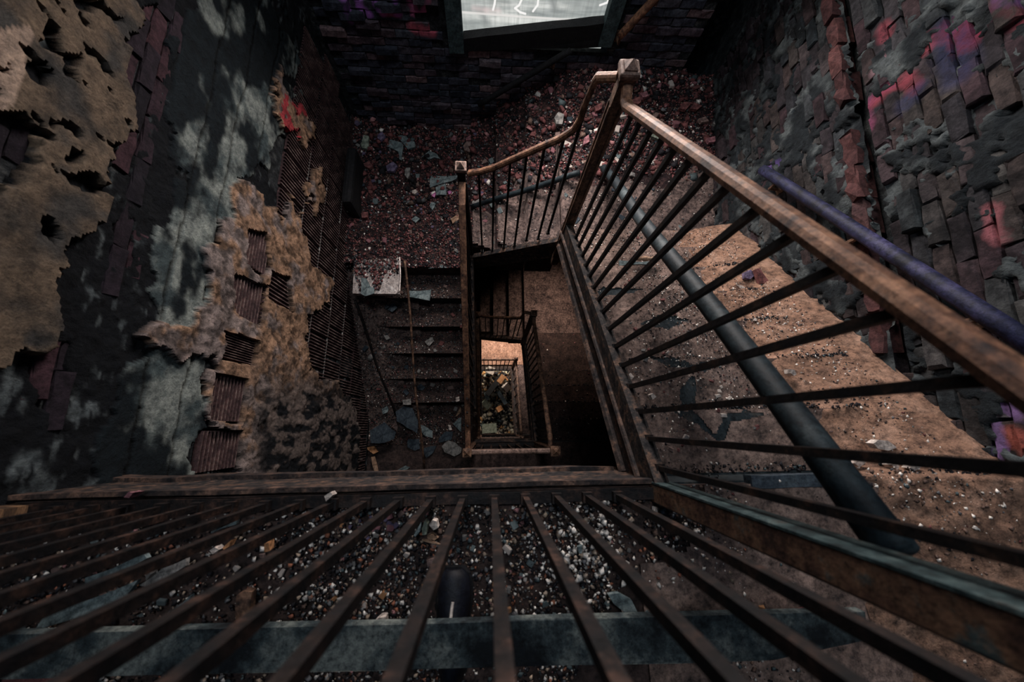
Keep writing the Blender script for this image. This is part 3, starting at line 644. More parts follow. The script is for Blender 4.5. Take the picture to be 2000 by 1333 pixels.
# ------------------------------------------------------------------ stair flights
def flight(label, x0f, x1f, nose, k0, n, mat, dirn, z0, grp):
    """nose(k) -> (y, z) of nosing k; treads between nosings, risers below them"""
    t = empty('stair_flight', label, 'stairs', (0, nose(0)[0], nose(0)[1])); L = Vector(t.location)
    for k in range(0, n + 1):
        y, z = nose(k)
        bm = BM(); lo, hi = sorted((y - dirn * 0.022, y - dirn * 0.008)); add_box(bm, (x0f, lo, z - RISE + 0.001), (x1f(y), hi, z - 0.03))
        for v in bm.verts: v.co -= L
        obj('riser', bm, MAT['riser'], t)
        if k == 0: continue
        yp, _ = nose(k - 1); lo, hi = sorted((yp - dirn * 0.02, y))
        bm = BM(); add_box(bm, (x0f, lo, z - 0.03), (x1f(y), hi, z)); roughen(bm, 2, 0.004, k)
        for v in bm.verts: v.co -= L
        obj('tread', bm, mat, t)
    return t
def string_board(par, outline, thick, mat, bead):
    """outline in (y,z); bead: polyline of the moulding on the well side"""
    L = Vector(par.location); x, s = thick
    bm = BM(); prism(bm, [(x, y, z) for y, z in outline], (s, 0, 0)); roughen(bm, 6, 0.006, 5, 12)
    for v in bm.verts: v.co -= L
    obj('string', bm, mat, par)
    for pts, r in bead:
        bm = BM(); tube(bm, pts, r, 6)
        for v in bm.verts: v.co -= L
        obj('moulding', bm, MAT['flaked'], par)
fl = {}
names = ['upper', 'middle', 'lowest']
for lv in (0, 1, 2):
    z0 = -DROP * lv
    fl['R', lv] = flight(('dusty right-hand stair flight running from the front landing down under the long pole', 'right-hand stair flight seen down the well, one storey below', 'lowest right-hand stair flight deep in the well')[lv],
                         XR + 0.015, (lambda y: xwr(y - 0.26) - 0.004), (lambda k, z0=z0: (YF + 0.02 + RUN * k, z0 - RISE * k)), 0, 7, (MAT['riser'], MAT['slab'], MAT['darkdust'])[lv], 1, z0, None)
    ya0, yb0 = -0.20, 1.50
    zt = lambda y: z0 + 0.005 - 0.665 * (y + 0.18)
    string_board(fl['R', lv], [(ya0, zt(ya0) + 0.02), (yb0, zt(yb0) + 0.02), (yb0, zt(yb0) - 0.30), (ya0, zt(ya0) - 0.30)], (XR - 0.035, 0.05), MAT['string'],
                 [([(XR - 0.04, y, zt(y) - 0.12) for y in np.linspace(ya0, yb0, 12)], 0.012), ([(XR - 0.04, y, zt(y) - 0.27) for y in np.linspace(ya0, yb0, 12)], 0.02)])
    if lv < 2:
        fl['L', lv] = flight(('rubble-strewn left-hand stair flight under the plain straight rail', 'hidden left-hand stair flight one storey below')[lv], XWL, (lambda y: XL - 0.01),
                             (lambda k, z0=z0: (LY0 - LRUN * k, z0 + ZL - RISE * k)), 0, 5, MAT['slab'], -1, z0, None)
        zt2 = lambda y: z0 + ZL + 0.06 + RISE / LRUN * (y - LY0)
        string_board(fl['L', lv], [(1.74, zt2(1.74)), (0.2, zt2(0.2)), (0.2, zt2(0.2) - 0.3), (1.74, zt2(1.74) - 0.3)], (XL - 0.02, 0.05), MAT['string'], [])

# ------------------------------------------------------------------ railings and newels
PROF = [(-0.022, -0.014), (-0.026, 0.0), (-0.021, 0.012), (-0.010, 0.018), (0.010, 0.018), (0.021, 0.012), (0.026, 0.0), (0.022, -0.014)]
def newel(x, y, z0, z1, label, w_=0.062, mat=None, capmat=None, plain=False):
    t = empty('newel_post', label, 'post', (x, y, z0))
    bm = BM(); h = z1 - z0
    vs = add_box(bm, (-w_ / 2, -w_ / 2, 0), (w_ / 2, w_ / 2, h)); bevel(bm, 0.006, 1)
    for s in () if plain else (-1, 1):
        for ax in (0, 1):          # long raised fillets framing a sunk panel on each face
            lo = [0, 0, h * 0.08]; hi = [0, 0, h * 0.92]
            for off in (-0.6, 0.6):
                c = s * w_ / 2; o_ = off * w_ / 2
                lo[ax] = min(c, c + s * 0.004); hi[ax] = max(c, c + s * 0.004); lo[1 - ax] = o_ - 0.005; hi[1 - ax] = o_ + 0.005
                add_box(bm, lo, hi)
    obj('shaft', bm, mat or MAT['rust'], t)
    bm = BM(); c = w_ * 0.71; add_box(bm, (-c, -c, h), (c, c, h + 0.032)); bevel(bm, 0.011, 2)
    cp = obj('cap', bm, capmat or MAT['cap'], t)
    bm = BM(); c = w_ * 0.45; p = [bm.verts.new(q) for q in ((-c, -c, h + 0.030), (c, -c, h + 0.030), (c, c, h + 0.030), (-c, c, h + 0.030))]
    q = [bm.verts.new(r) for r in ((-c, -c, h + 0.038), (c, -c, h + 0.038), (c, c, h + 0.038), (-c, c, h + 0.038))]; tp = bm.verts.new((0, 0, h + 0.066))
    for i in range(4):
        bm.faces.new((p[i], p[(i + 1) % 4], q[(i + 1) % 4], q[i])); bm.faces.new((q[i], q[(i + 1) % 4], tp))
    bm.faces.new(p[::-1])
    obj('pyramid', bm, capmat or MAT['cap'], cp)
    bm = BM(); c = w_ * 0.62; add_box(bm, (-c, -c, h - 0.02), (c, c, h)); bevel(bm, 0.004, 1); obj('neck_ring', bm, mat or MAT['rust'], t)
    return t
def baluster(par, p0, p1, w_, mat, side):
    L = Vector(par.location); bm = BM(); p0 = Vector(p0); p1 = Vector(p1)
    bar(bm, p0, p1, w_, w_, up=side)
    add_box(bm, p0 - Vector((w_, w_, 0.005)) * 0.85, p0 + Vector((w_, w_, 0.022)) * 0.85)     # foot collar
    for v in bm.verts: v.co -= L
    return obj('baluster', bm, mat, par)
def rail(par, pts, side, mat, k=1.0, name='handrail'):
    L = Vector(par.location); bm = BM(); sweep(bm, [Vector(p) - L for p in pts], [(u * k, v * k) for u, v in PROF], side)
    return obj(name, bm, mat, par, smooth=False)

# plane of the short slanted railing between the two far newels
NRY, NLY = 1.475, 1.775
NR = np.array([XR - 0.015, NRY, 0]); NL = np.array([XL, NLY, 0]); dR = NL - NR; nR = np.array([-dR[1], dR[0], 0]); nR /= np.linalg.norm(nR)
def on_far(x, y): return at_plane(x, y, NR, nR)
CAPR1 = at_plane(1224, 121, NR, (0, 1, 0)).z; CAPL1 = at_plane(903, 320, NL, (0, 1, 0)).z
NN = Vector((XR - 0.005, -0.235, 0))                    # near right newel
bal_px = [(1123, 468), (1129, 484), (1136, 503), (1145, 519), (1151, 541), (1159, 564), (1166, 590), (1174, 614), (1187, 646), (1199, 680), (1207, 719), (1221, 759), (1239, 806), (1263, 857), (1290, 930)]
bal_y = [at_x(x, y, XR).y for x, y in bal_px]; bal_y = [y for y in bal_y if y > -0.16] + [-0.155]
far_px = [((942, 492), 0), ((962, 489), 0), ((984, 483), 0), ((1005, 479), 0), ((1028, 469), 0), ((1051, 466), 0), ((1070, 455), 0)]
storey = ['', ' one storey down', ' two storeys down']
for lv in (0, 1, 2):
    dz = Vector((0, 0, -DROP * lv)); z0 = dz.z; st = storey[lv]
    capm = MAT['cap'] if lv == 0 else MAT['rust']
    newel(XR - 0.005, NRY, z0 + ZR - 0.22, z0 + CAPR1 - 0.05, ('tall rusty newel post at the foot of the right flight, pyramid cap highest' if lv == 0 else 'tall newel post at the foot of the right flight' + st), 0.062, MAT['rust'], capm)
    if lv < 2:
        newel(XL, NLY, z0 + ZL - 0.24, z0 + CAPL1 - 0.05, ('shorter newel post with bright pyramid cap at head of the left flight' if lv == 0 else 'shorter newel post at head of the left flight' + st), 0.058, MAT['iron'], capm)
    # near right newel of this landing; near left newel only below
    cz = 1.27 if lv == 0 else z0 + 1.34
    newel(NN.x, NN.y, z0 - 0.45, cz, ('big peeling rusty newel post at the right front corner of the well' if lv == 0 else 'near right newel post of the landing' + st), 0.066, MAT['newel_near'] if lv == 0 else MAT['rust'], MAT['rust'], lv == 0)
    if not lv:
        nw = bpy.data.objects['newel_post.002']; bm = BM(); add_box(bm, (-0.034, 0.031, 0.4), (0.033, 0.0365, 1.70)); obj('face_plate', bm, worn('teal_flake', [(0.38, (0.01, 0.018, 0.02)), (0.5, (0.032, 0.055, 0.058)), (0.6, (0.075, 0.105, 0.105)), (0.7, (0.06, 0.036, 0.026))], 17, 0.7), nw)['label'] = 'teal painted side of the post'
    if lv:
        newel(XL, NN.y, z0 - 0.3, z0 + 1.34, 'near left newel post of the landing' + st, 0.058, MAT['rust'], MAT['rust'])
    # sloping railing of the right flight
    t = empty('stair_railing', ('long rusty sloping railing of the right flight with brown handrail' if lv == 0 else 'sloping railing of the right flight' + st), 'railing', (XR, 0.6, z0 - 0.6))
    zr_ = lambda y: z0 + 0.966 - 0.675 * y
    yA = NRY - 0.10
    pts = [(XR, NN.y + 0.03, zr_(-0.12))] + [(XR, y, zr_(y)) for y in (-0.12, 0.4, 0.9, yA - 0.03)] + [(XR, yA + 0.015, zr_(yA) + 0.01), (XR, NRY - 0.03, zr_(yA) + 0.035)]
    rail(t, pts, (1, 0, 0), MAT['rail'] if lv == 0 else MAT['rust'])
    for y in (bal_y if lv < 2 else bal_y[::2]):
        baluster(t, (XR, y, z0 + 0.0 - 0.665 * (y + 0.18) + 0.01), (XR, y, zr_(y) - 0.012), 0.017 if lv < 2 else 0.02, MAT['iron'], (0, 1, 0))
    # short slanted railing between the two far newels
    if lv < 2:
        t = empty('stair_railing', ('short railing with swan-neck handrail between the two far newels' if lv == 0 else 'short slanted railing between the far newels' + st), 'railing', (0.2, 1.65, z0 - 1.6))
        rp = [on_far(x, y) for x, y in ((916, 338), (940, 335), (968, 326), (1040, 294), (1095, 270), (1122, 252), (1134, 232), (1140, 212), (1163, 158), (1168, 151), (1205, 150))]
        rail(t, [p + dz for p in rp], Vector(nR), MAT['rail'] if lv == 0 else MAT['rust'], 0.92)
        def railz(px):
            q = on_far(*px)
            s = (q - Vector(NR)).dot(Vector(dR)) 
            for a, b in zip(rp, rp[1:]):
                sa = (a - Vector(NR)).dot(Vector(dR)); sb = (b - Vector(NR)).dot(Vector(dR))
                if min(sa, sb) <= s <= max(sa, sb) and abs(sa - sb) > 1e-6: return a.z + (b.z - a.z) * (s - sa) / (sb - sa)
            return rp[5].z
        for px, _ in far_px:
            q = on_far(*px); baluster(t, q + dz, Vector((q.x, q.y, railz(px) - 0.012)) + dz, 0.016, MAT['iron'], (0, 1, 0))
        b0, b1 = on_far(918, 497), on_far(1092, 462)
        bm = BM(); Lt = Vector(t.location)
        prism(bm, [b0 + dz - Lt, b1 + dz - Lt, b1 + dz - Lt - Vector((0, 0, 0.28)), b0 + dz - Lt - Vector((0, 0, 0.28))], Vector(nR) * 0.05); roughen(bm, 4, 0.006, 2, 12)
        obj('string', bm, MAT['string'], t)
        bm = BM(); tube(bm, [b0 + dz - Lt - Vector((0, 0, .26)), b1 + dz - Lt - Vector((0, 0, .26))], 0.016, 6); obj('moulding', bm, MAT['flaked'], t)
    else:
        t = empty('stair_railing', 'level landing railing across the bottom of the well', 'railing', (0.2, NRY, z0 + ZR))
        zz = z0 + CAPR1 - 0.12
        rail(t, [(XR - 0.02, NRY, zz), (XL, NRY, zz)], (0, 1, 0), MAT['rust'])
        bm = BM(); bar(bm, Vector((XR - 0.02, NRY, z0 + ZR)) - Vector(t.location), Vector((XL - 0.3, NRY, z0 + ZR)) - Vector(t.location), 0.05, 0.12); obj('bottom_rail', bm, MAT['iron'], t)
        for i in range(7): baluster(t, (XL + 0.06 + i * 0.1, NRY, z0 + ZR + 0.05), (XL + 0.06 + i * 0.1, NRY, zz), 0.018, MAT['iron'], (1, 0, 0))
    # straight railing of the left flight
    if lv < 2:
        t = empty('stair_railing', ('straight handrail of the left flight seen from right above' if lv == 0 else 'left flight railing' + st), 'railing', (XL, 0.8, z0 - 2.3))
        yb, zb = NN.y + DROP * 0, z0 - DROP + 1.34 - 0.1
        za = z0 + CAPL1 - 0.16
        rail(t, [(XL, NLY - 0.03, za), (XL, NLY - 0.2, za - 0.03), (XL, yb + 0.2, zb + 0.04), (XL, yb + 0.03, zb)], (1, 0, 0), MAT['rail'] if lv == 0 else MAT['rust'])
        for i in range(15):
            y = NLY - 0.12 - i * 0.118
            zb_ = z0 + ZL + 0.06 + RISE / LRUN * (y - LY0); f = (y - yb) / (NLY - yb)
            if y < 0.2: zb_ = max(zb_, z0 - DROP)
            baluster(t, (XL, y, max(zb_, z0 - DROP)), (XL, y, zb + (za - zb) * f - 0.02), 0.016, MAT['iron'], (0, 1, 0))
    # near landing railing
    t = empty('stair_railing', ('front landing railing of closely set brown iron bars' if lv == 0 else 'near landing railing with level rusty handrail' + st), 'railing', (-0.3, YF, z0))
    L = Vector(t.location)
    ztop = z0 + (1.22 if lv == 0 else 1.28)
    xa_ = XWL + 0.05 if lv == 0 else XL + 0.02
    rail(t, [(NN.x - 0.02, NN.y, ztop), (xa_, NN.y, ztop)], (0, 1, 0), MAT['rail'] if lv == 0 else MAT['cap'], 1.0)
    x = 0.014 + 0.1045 * 4; i = 0
    while x > xa_ + 0.03:
        baluster(t, (x, NN.y - 0.005, z0 + 0.022), (x, NN.y, ztop - 0.01), 0.019, MAT['front_iron'] if lv == 0 else MAT['iron'], (1, 0, 0)); x -= 0.1045
    def part(nm, lo, hi, mat, rg=0.006, cuts=8):
        bm = BM(); add_box(bm, lo, hi); roughen(bm, cuts, rg, 6 + lv, 10)
        for v in bm.verts: v.co -= L
        return obj(nm, bm, mat, t)
    xe = XWL if lv == 0 else XL
    part('bottom_rail', (xe, YF - 0.035, z0 - 0.005), (NN.x - 0.03, YF + 0.003, z0 + 0.018), MAT['front_iron'])
    part('fascia', (xe, YF, z0 - 0.50), (NN.x + 0.02, YF + 0.022, z0 - 0.03), MAT['string'], 0.008, 9)
    part('moulding', (xe, YF + 0.012, z0 - 0.36), (NN.x - 0.06, YF + 0.04, z0 - 0.29), MAT['flaked'], 0.008, 9)
    part('moulding', (xe, YF + 0.015, z0 - 0.03), (NN.x, YF + 0.03, z0 + 0.012), MAT['flaked'], 0.005, 9)

# ------------------------------------------------------------------ wall handrails and loose poles
def wall_rail(name, label, p0, p1, r, mat, wall_pt, brk):
    t = empty(name, label, 'handrail', p0); L = Vector(p0)
    bm = BM(); n = 8; tube(bm, [Vector(p0).lerp(Vector(p1), i / n) - L for i in range(n + 1)], r, 12); obj('rail', bm, mat, t, smooth=True)
    for f in brk:
        p = Vector(p0).lerp(Vector(p1), f); q = wall_pt(p)
        bm = BM(); tube(bm, [p - L - Vector((0, 0, r)), p - L - Vector((0, 0, r + 0.05)), q - L - Vector((0, 0, r + 0.06))], 0.012, 6)
        add_box(bm, q - L - Vector((0.015, 0.02, r + 0.10)), q - L + Vector((0.01, 0.02, -r - 0.02))); obj('bracket', bm, MAT['rust'], t)
    return t
wall_rail('wall_handrail', 'blue-purple painted wooden handrail on the right brick wall', at_x(1490, 332, 1.93), at_x(2040, 690, 1.77), 0.033, MAT['bluepaint'], lambda p: Vector((xwr(p.y) - 0.01, p.y, p.z)), (0.12, 0.55, 0.9))
wall_rail('wall_handrail', 'black sloping handrail on the far wall below the window', at_y(935, 205, YW - 0.09), at_y(1114, 99, YW - 0.09), 0.027, MAT['black'], lambda p: Vector((p.x, YW - 0.01, p.z)), (0.06, 0.85))
wall_rail('wall_handrail', 'rusty brown handrail stub on the far wall right of the window', at_y(1211, 70, YW - 0.12), at_y(1300, -25, YW - 0.12), 0.032, MAT['rail'], lambda p: Vector((p.x, YW - 0.01, p.z)), (0.04, 0.9))

def pole(label, p0, p1, r, mat, taper=1.0, name='loose_pole', cat='pole', wob=0.004):
    p0, p1 = Vector(p0), Vector(p1); bm = BM(); n = 14; pts = []; rs = []
    for i in range(n + 1):
        f = i / n; p = p0.lerp(p1, f); pts.append(p - p0 + Vector((math.sin(f * 9) * wob, math.cos(f * 7) * wob, math.sin(f * 11) * wob))); rs.append(r * (1 + (taper - 1) * f))
    tube(bm, pts, rs, 14); return tag(obj(name, bm, mat, None, smooth=True, origin=None), label, cat) if False else _pole(bm, mat, label, cat, name, p0)
def _pole(bm, mat, label, cat, name, p0):
    o = obj(name, bm, mat, None, smooth=True); o.location = p0; return tag(o, label, cat)
pole('long round teal-grey pole leaning over the right flight against the near newel', at_z(1180, 330, -1.41), at_x(1752, 1085, 0.71), 0.036, MAT['tealpole'])
pole('fallen grey pole lying across the short steps behind the far railing', at_z(1132, 338, -1.36), at_z(922, 404, -2.03), 0.026, MAT['tealpole'])
pole('thin dark rod lying down the left edge of the left flight', at_z(693, 588, -2.36), at_z(772, 812, -3.30), 0.014, MAT['iron'], name='iron_rod', cat='rod', wob=0.008)
pole('thin rusty rod running straight down the middle of the left flight', at_z(790, 510, -2.16), at_z(828, 926, -3.30), 0.012, MAT['rust'], name='iron_rod', cat='rod', wob=0.01)

# ------------------------------------------------------------------ dust beds and rubble
def bed(name, label, xs, ys, hf, mat, keep=None):
    X, Y = np.meshgrid(xs, ys, indexing='ij'); Z = hf(X, Y)
    fm = np.ones((len(xs) - 1, len(ys) - 1), bool)
    if keep is not None:
        k = keep(X, Y); fm = k[:-1, :-1] & k[1:, 1:] & k[1:, :-1] & k[:-1, 1:]
    v, f = compact(np.stack([X, Y, Z], -1).reshape(-1, 3), grid_faces(fm))
    return tag(np_mesh(name, v, f, mat, None, True), label, 'rubble', None, 'stuff')
keep_far = lambda x, y: (x < xwr(y) - 0.0) & ((x > 0.62) | (x < -0.2) | (y > 1.5 + 0.36 * (0.62 - x) + 0.03)) & ((x > -0.2) | (y > LY0 - 0.01)) & ((x < 0.62) | (y > YF + 7 * RUN + 0.03))
bed('rubble_bed', 'reddish dirt heaped over the far landings and short steps', np.arange(XWL, 2.3, 0.025), np.arange(1.5, YW + 0.01, 0.025), h_far, MAT['reddust'], keep_far)
bed('dust_sheet', 'brown dust over the short steps and the front of the far right landing', np.arange(-0.2, 2.2, 0.02), np.arange(1.5, 2.6, 0.02), lambda x, y: h_far(x, y) + 0.012 - 0.03 * sstep(2.1, 2.5, y + 0.7 * (fbm(x * 3, y * 3, 49) - 0.5)), MAT['darkdust'], lambda x, y: keep_far(x, y))
def h_bank(x, y):
    ramp_ = -0.748 * (y - YF - 0.02) + 0.035
    yy = y + 0.04 * (fbm(x * 6, y * 6, 44) - 0.5)
    t = sstep(0.50, 0.16, xwr(y) - x + 0.22 * (fbm(x * 4, y * 4, 45) - 0.5))
    st_ = np.where(yy > YF + 0.02, h_right_flight(x, yy - 0.03 * t), 0.0)
    top = np.where(y > YF + 0.02, ramp_, 0.035 + 0.02 * t)
    rise = 0.10 * sstep(0.25, 0.0, xwr(y) - x)
    return st_ * (1 - t) + top * t + rise * 0.6 + 0.004 + 0.022 * (fbm(x * 9, y * 9, 4) - 0.5) + 0.016 * (fbm(x * 30, y * 30, 7) - 0.5)
bed('dust_bank', 'smooth brown dust bank along the foot of the right wall', np.arange(1.2, 2.2, 0.0125), np.arange(-1.3, 1.62, 0.0125), h_bank, MAT['dust'], lambda x, y: (x < xwr(y) + 0.01) & (x > xwr(y) - 0.56 + 0.1 * fbm(x * 5, y * 5, 46)))
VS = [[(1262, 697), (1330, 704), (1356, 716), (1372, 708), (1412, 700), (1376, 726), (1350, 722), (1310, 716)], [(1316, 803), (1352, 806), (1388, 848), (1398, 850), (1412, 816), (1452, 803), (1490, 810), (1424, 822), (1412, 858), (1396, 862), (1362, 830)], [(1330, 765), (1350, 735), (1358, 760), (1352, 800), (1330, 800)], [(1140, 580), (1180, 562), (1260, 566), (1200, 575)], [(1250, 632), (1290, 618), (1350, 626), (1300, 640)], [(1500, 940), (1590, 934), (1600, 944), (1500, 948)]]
def h_sheet(x, y):
    return h_right_flight(x, y) + 0.008 + 0.010 * (fbm(x * 11, y * 11, 24) - 0.5) + 0.006 * (fbm(x * 40, y * 40, 25) - 0.5)
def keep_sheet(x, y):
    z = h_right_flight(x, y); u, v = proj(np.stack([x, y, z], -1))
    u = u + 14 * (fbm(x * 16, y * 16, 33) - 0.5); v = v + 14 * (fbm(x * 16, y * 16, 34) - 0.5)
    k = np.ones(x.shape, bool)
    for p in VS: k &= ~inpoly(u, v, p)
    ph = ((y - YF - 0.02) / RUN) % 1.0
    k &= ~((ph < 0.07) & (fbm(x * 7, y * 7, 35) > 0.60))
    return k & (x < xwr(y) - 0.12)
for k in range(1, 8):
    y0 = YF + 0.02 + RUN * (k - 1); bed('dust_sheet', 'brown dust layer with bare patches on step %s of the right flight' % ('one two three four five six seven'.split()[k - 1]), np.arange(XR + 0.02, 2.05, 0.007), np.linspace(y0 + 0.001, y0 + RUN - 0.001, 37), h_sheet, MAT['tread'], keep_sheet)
bed('dust_sheet', 'smooth brown dust on the right end of the front landing', np.arange(0.5, 2.0, 0.015), np.arange(-1.4, YF + 0.01, 0.015), lambda x, y: 0.004 + 0.012 * (fbm(x * 11, y * 11, 24) - 0.5) + 0.006 * (fbm(x * 40, y * 40, 25) - 0.5), MAT['tread'], lambda x, y: x > 0.62 + 0.5 * (fbm(x * 3, y * 3, 48) - 0.5) + 0.8 * (y + 0.3))
def h_lbank(x, y):
    ramp_ = ZL - RISE / LRUN * (LY0 - y) + 0.04
    ramp_ = np.maximum(ramp_, -DROP + 0.03)
    t = sstep(0.62, 0.1, x - XWL)
    return ramp_ - 0.19 * (1 - t) + 0.03 * (fbm(x * 9, y * 9, 14) - 0.5) + 0.02 * (fbm(x * 30, y * 30, 17) - 0.5)
bed('dust_bank', 'dark crumbly dirt slope along the left wall of the left flight', np.arange(XWL - 0.01, -0.8, 0.02), np.arange(-0.22, 1.62, 0.02), h_lbank, MAT['darkdust'])

OCT = np.array([(1, 0, 0), (-1, 0, 0), (0, 1, 0), (0, -1, 0), (0, 0, 1), (0, 0, -1)], float)
OCF = np.array([(0, 2, 4), (2, 1, 4), (1, 3, 4), (3, 0, 4), (2, 0, 5), (1, 2, 5), (3, 1, 5), (0, 3, 5)])
def gravel(name, label, n, sampler, hf, smin, smax, pal, flat=0.6, power=2.5):
    x, y = sampler(n); z = hf(x, y); n = len(x)
    s = smin + (smax - smin) * RNG.random(n) ** power
    V = OCT[None] * (0.55 + 0.75 * RNG.random((n, 6, 1))) * s[:, None, None] + RNG.normal(0, 0.18, (n, 6, 3)) * s[:, None, None]
    V[..., 2] *= flat; a = RNG.random(n) * 6.283; tl = RNG.normal(0, 0.35, n)
    c, si = np.cos(a), np.sin(a); ct, st_ = np.cos(tl), np.sin(tl)
    X = V[..., 0] * ct[:, None] + V[..., 2] * st_[:, None]; Z = -V[..., 0] * st_[:, None] + V[..., 2] * ct[:, None]; Y = V[..., 1]
    V = np.stack([X * c[:, None] - Y * si[:, None] + x[:, None], X * si[:, None] + Y * c[:, None] + y[:, None], Z + (z + s * flat * 0.35)[:, None]], -1)
    Fc = (OCF[None] + (np.arange(n) * 6)[:, None, None]).reshape(-1, 3)
    wts = np.array([p[0] for p in pal], float); idx = RNG.choice(len(pal), n, p=wts / wts.sum())
    col = np.array([p[1] for p in pal])[idx] * (0.6 + 0.8 * RNG.random((n, 1)))
    o = np_mesh(name, V.reshape(-1, 3), Fc, MAT['stones'], np.repeat(col, 6, 0)); return tag(o, label, 'gravel', None, 'stuff')
def rect(x0, x1, y0, y1, keep=None, clump=None):
    def f(n):
        x = RNG.uniform(x0, x1, n); y = RNG.uniform(y0, y1, n); k = np.ones(n, bool)
        if keep: k &= keep(x, y)
        if clump: k &= RNG.random(n) < np.clip(clump[0] + clump[1] * (fbm(x * clump[2], y * clump[2], clump[3]) - 0.5), 0, 1)
        return x[k], y[k]
    return f
RED, DRK, WHT, GRY, BRN, TEA, PIN = (0.135, 0.048, 0.047), (0.014, 0.013, 0.016), (0.72, 0.66, 0.6), (0.11, 0.11, 0.115), (0.15, 0.095, 0.075), (0.07, 0.095, 0.10), (0.34, 0.16, 0.16)
pal_red = [(8, RED), (5, DRK), (0.5, WHT), (1.5, GRY), (2, BRN), (1, TEA), (0.9, PIN)]
pal_dark = [(1.6, RED), (5, DRK), (0.7, WHT), (2, GRY), (2.5, BRN), (1, TEA), (0.3, PIN)]
pal_front = [(1.0, (0.26, 0.10, 0.06)), (5, DRK), (1.9, WHT), (1.4, (0.36, 0.27, 0.2)), (2.4, GRY), (2.2, BRN), (1, TEA), (0.3, PIN)]
pal_brown = [(4, BRN), (2.5, DRK), (3.2, WHT), (1.2, GRY), (0.6, RED), (0.4, TEA)]
gravel('gravel', 'red brick gravel covering the far landings', 44000, rect(XWL, 2.3, 1.6, YW, lambda x, y: keep_far(x, y) & ((x < -0.2) | (y > 2.15 + 0.7 * (fbm(x * 3, y * 3, 49) - 0.5)) | (fbm(x * 30, y * 30, 50) > 0.62)), (0.75, 1.2, 2.5, 3)), h_far, 0.003, 0.019, pal_red, 0.6, 2.2)
gravel('gravel', 'coarse red brick rubble along the far wall', 1700, rect(XWL, 2.3, 2.2, YW, keep_far, (0.6, 1.2, 2.5, 8)), h_far, 0.014, 0.05, pal_red, 0.6, 1.6)
h_front = lambda x, y: 0.004 * np.ones_like(x)
gravel('gravel', 'dark grit and white crumbs on the front landing floor', 42000, rect(-2.4, 1.0, -1.0, YF - 0.02, lambda x, y: x < 0.62 + 0.5 * (fbm(x * 3, y * 3, 48) - 0.5) + 0.8 * (y + 0.3), (0.62, 1.5, 4, 5)), h_front, 0.0026, 0.0105, pal_front, 0.6, 1.9)
gravel('gravel', 'white plaster crumbs behind the front railing', 1500, rect(-1.0, 0.9, -0.62, YF - 0.04, None, (0.25, 3.0, 5, 9)), h_front, 0.003, 0.011, [(3, WHT), (1, (0.4, 0.3, 0.22)), (0.5, (0.3, 0.11, 0.07))], 0.7)
hr = lambda x, y: np.maximum(h_right_flight(x, y) + 0.009, np.where(x > xwr(y) - 0.48, h_bank(x, y), -9))
gravel('gravel', 'pale crumbs and grit scattered over the right flight', 22000, rect(XR + 0.03, 2.1, YF, YF + 7 * RUN, lambda x, y: x < xwr(y) - 0.12, (0.45, 2.0, 3.5, 6)), hr, 0.0018, 0.008, pal_brown)
hl = lambda x, y: np.maximum(h_left_flight(x, y), np.where(x < XWL + 0.6, h_lbank(x, y), -9))
gravel('gravel', 'dark grit with white specks on the left flight', 20000, rect(XWL, XL - 0.03, YF, LY0, None, (0.7, 1.2, 3.5, 7)), hl, 0.003, 0.012, pal_dark)
def riser_line(n):  # rows of dark grit at the tread backs, standing for grime and shade
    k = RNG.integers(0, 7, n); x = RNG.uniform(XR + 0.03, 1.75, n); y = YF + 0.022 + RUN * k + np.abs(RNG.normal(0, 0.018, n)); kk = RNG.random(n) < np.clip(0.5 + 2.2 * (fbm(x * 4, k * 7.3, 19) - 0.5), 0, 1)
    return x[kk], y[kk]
gravel('gravel', 'black grit along the risers of the right flight, for grime and shade', 9000, riser_line, hr, 0.002, 0.010, [(6, DRK), (1, BRN), (0.5, WHT), (1, TEA)])
gravel('gravel', 'white and brown crumbs at the right end of the front landing', 9000, rect(0.7, 2.0, -1.2, YF + 0.05, lambda x, y: x < xwr(y) - 0.05, (0.35, 2.6, 4, 29)), lambda x, y: np.maximum(0.006, np.where(x > xwr(y) - 0.48, h_bank(x, y), -9)), 0.0018, 0.010, pal_brown)
gravel('gravel', 'dark grit added as shade along the risers one storey down', 2600, lambda n: (lambda x, y: (x, y + 0.01))(*riser_line(n)), lambda x, y: h_right_flight(x, y, -DROP), 0.004, 0.02, [(6, DRK), (1, BRN), (0.3, WHT)])  # grit stands in for the shading behind each nosing
gravel('gravel', 'white specks in the brown dust of the short steps and right landing', 5000, rect(-0.2, 2.1, 1.5, 2.4, keep_far, (0.4, 1.8, 3.5, 16)), lambda x, y: h_far(x, y) + 0.014, 0.0025, 0.010, pal_brown)
gravel('gravel', 'cluster of broken white plaster bits right of centre behind the front railing', 380, lambda n: (lambda x, y: (x, y))(RNG.normal(0.33, 0.075, n) , np.minimum(RNG.normal(-0.40, 0.075, n), YF - 0.04)), lambda x, y: 0.010 * np.ones_like(x), 0.003, 0.014, [(4, WHT), (1.5, (0.4, 0.31, 0.24)), (1, GRY)], 0.7, 1.8)
gravel('gravel', 'sparse grit on the flight one storey down', 900, rect(XR, 1.9, YF, 1.6, None, (0.4, 1.6, 3, 7)), lambda x, y: h_right_flight(x, y, -DROP), 0.004, 0.016, pal_dark)
gravel('gravel', 'heap of pale debris at the very bottom of the well', 2600, rect(-0.9, 1.0, -0.8, 1.7), lambda x, y: -10.35 + 0.35 * fbm(x * 2, y * 2, 2) + 0.25 * sstep(0.2, 1.6, y), 0.02, 0.11, [(3, (0.35, 0.32, 0.26)), (3, DRK), (1.5, (0.5, 0.42, 0.3)), (1, TEA), (1, (0.38, 0.2, 0.08))], 0.5, 1.5)

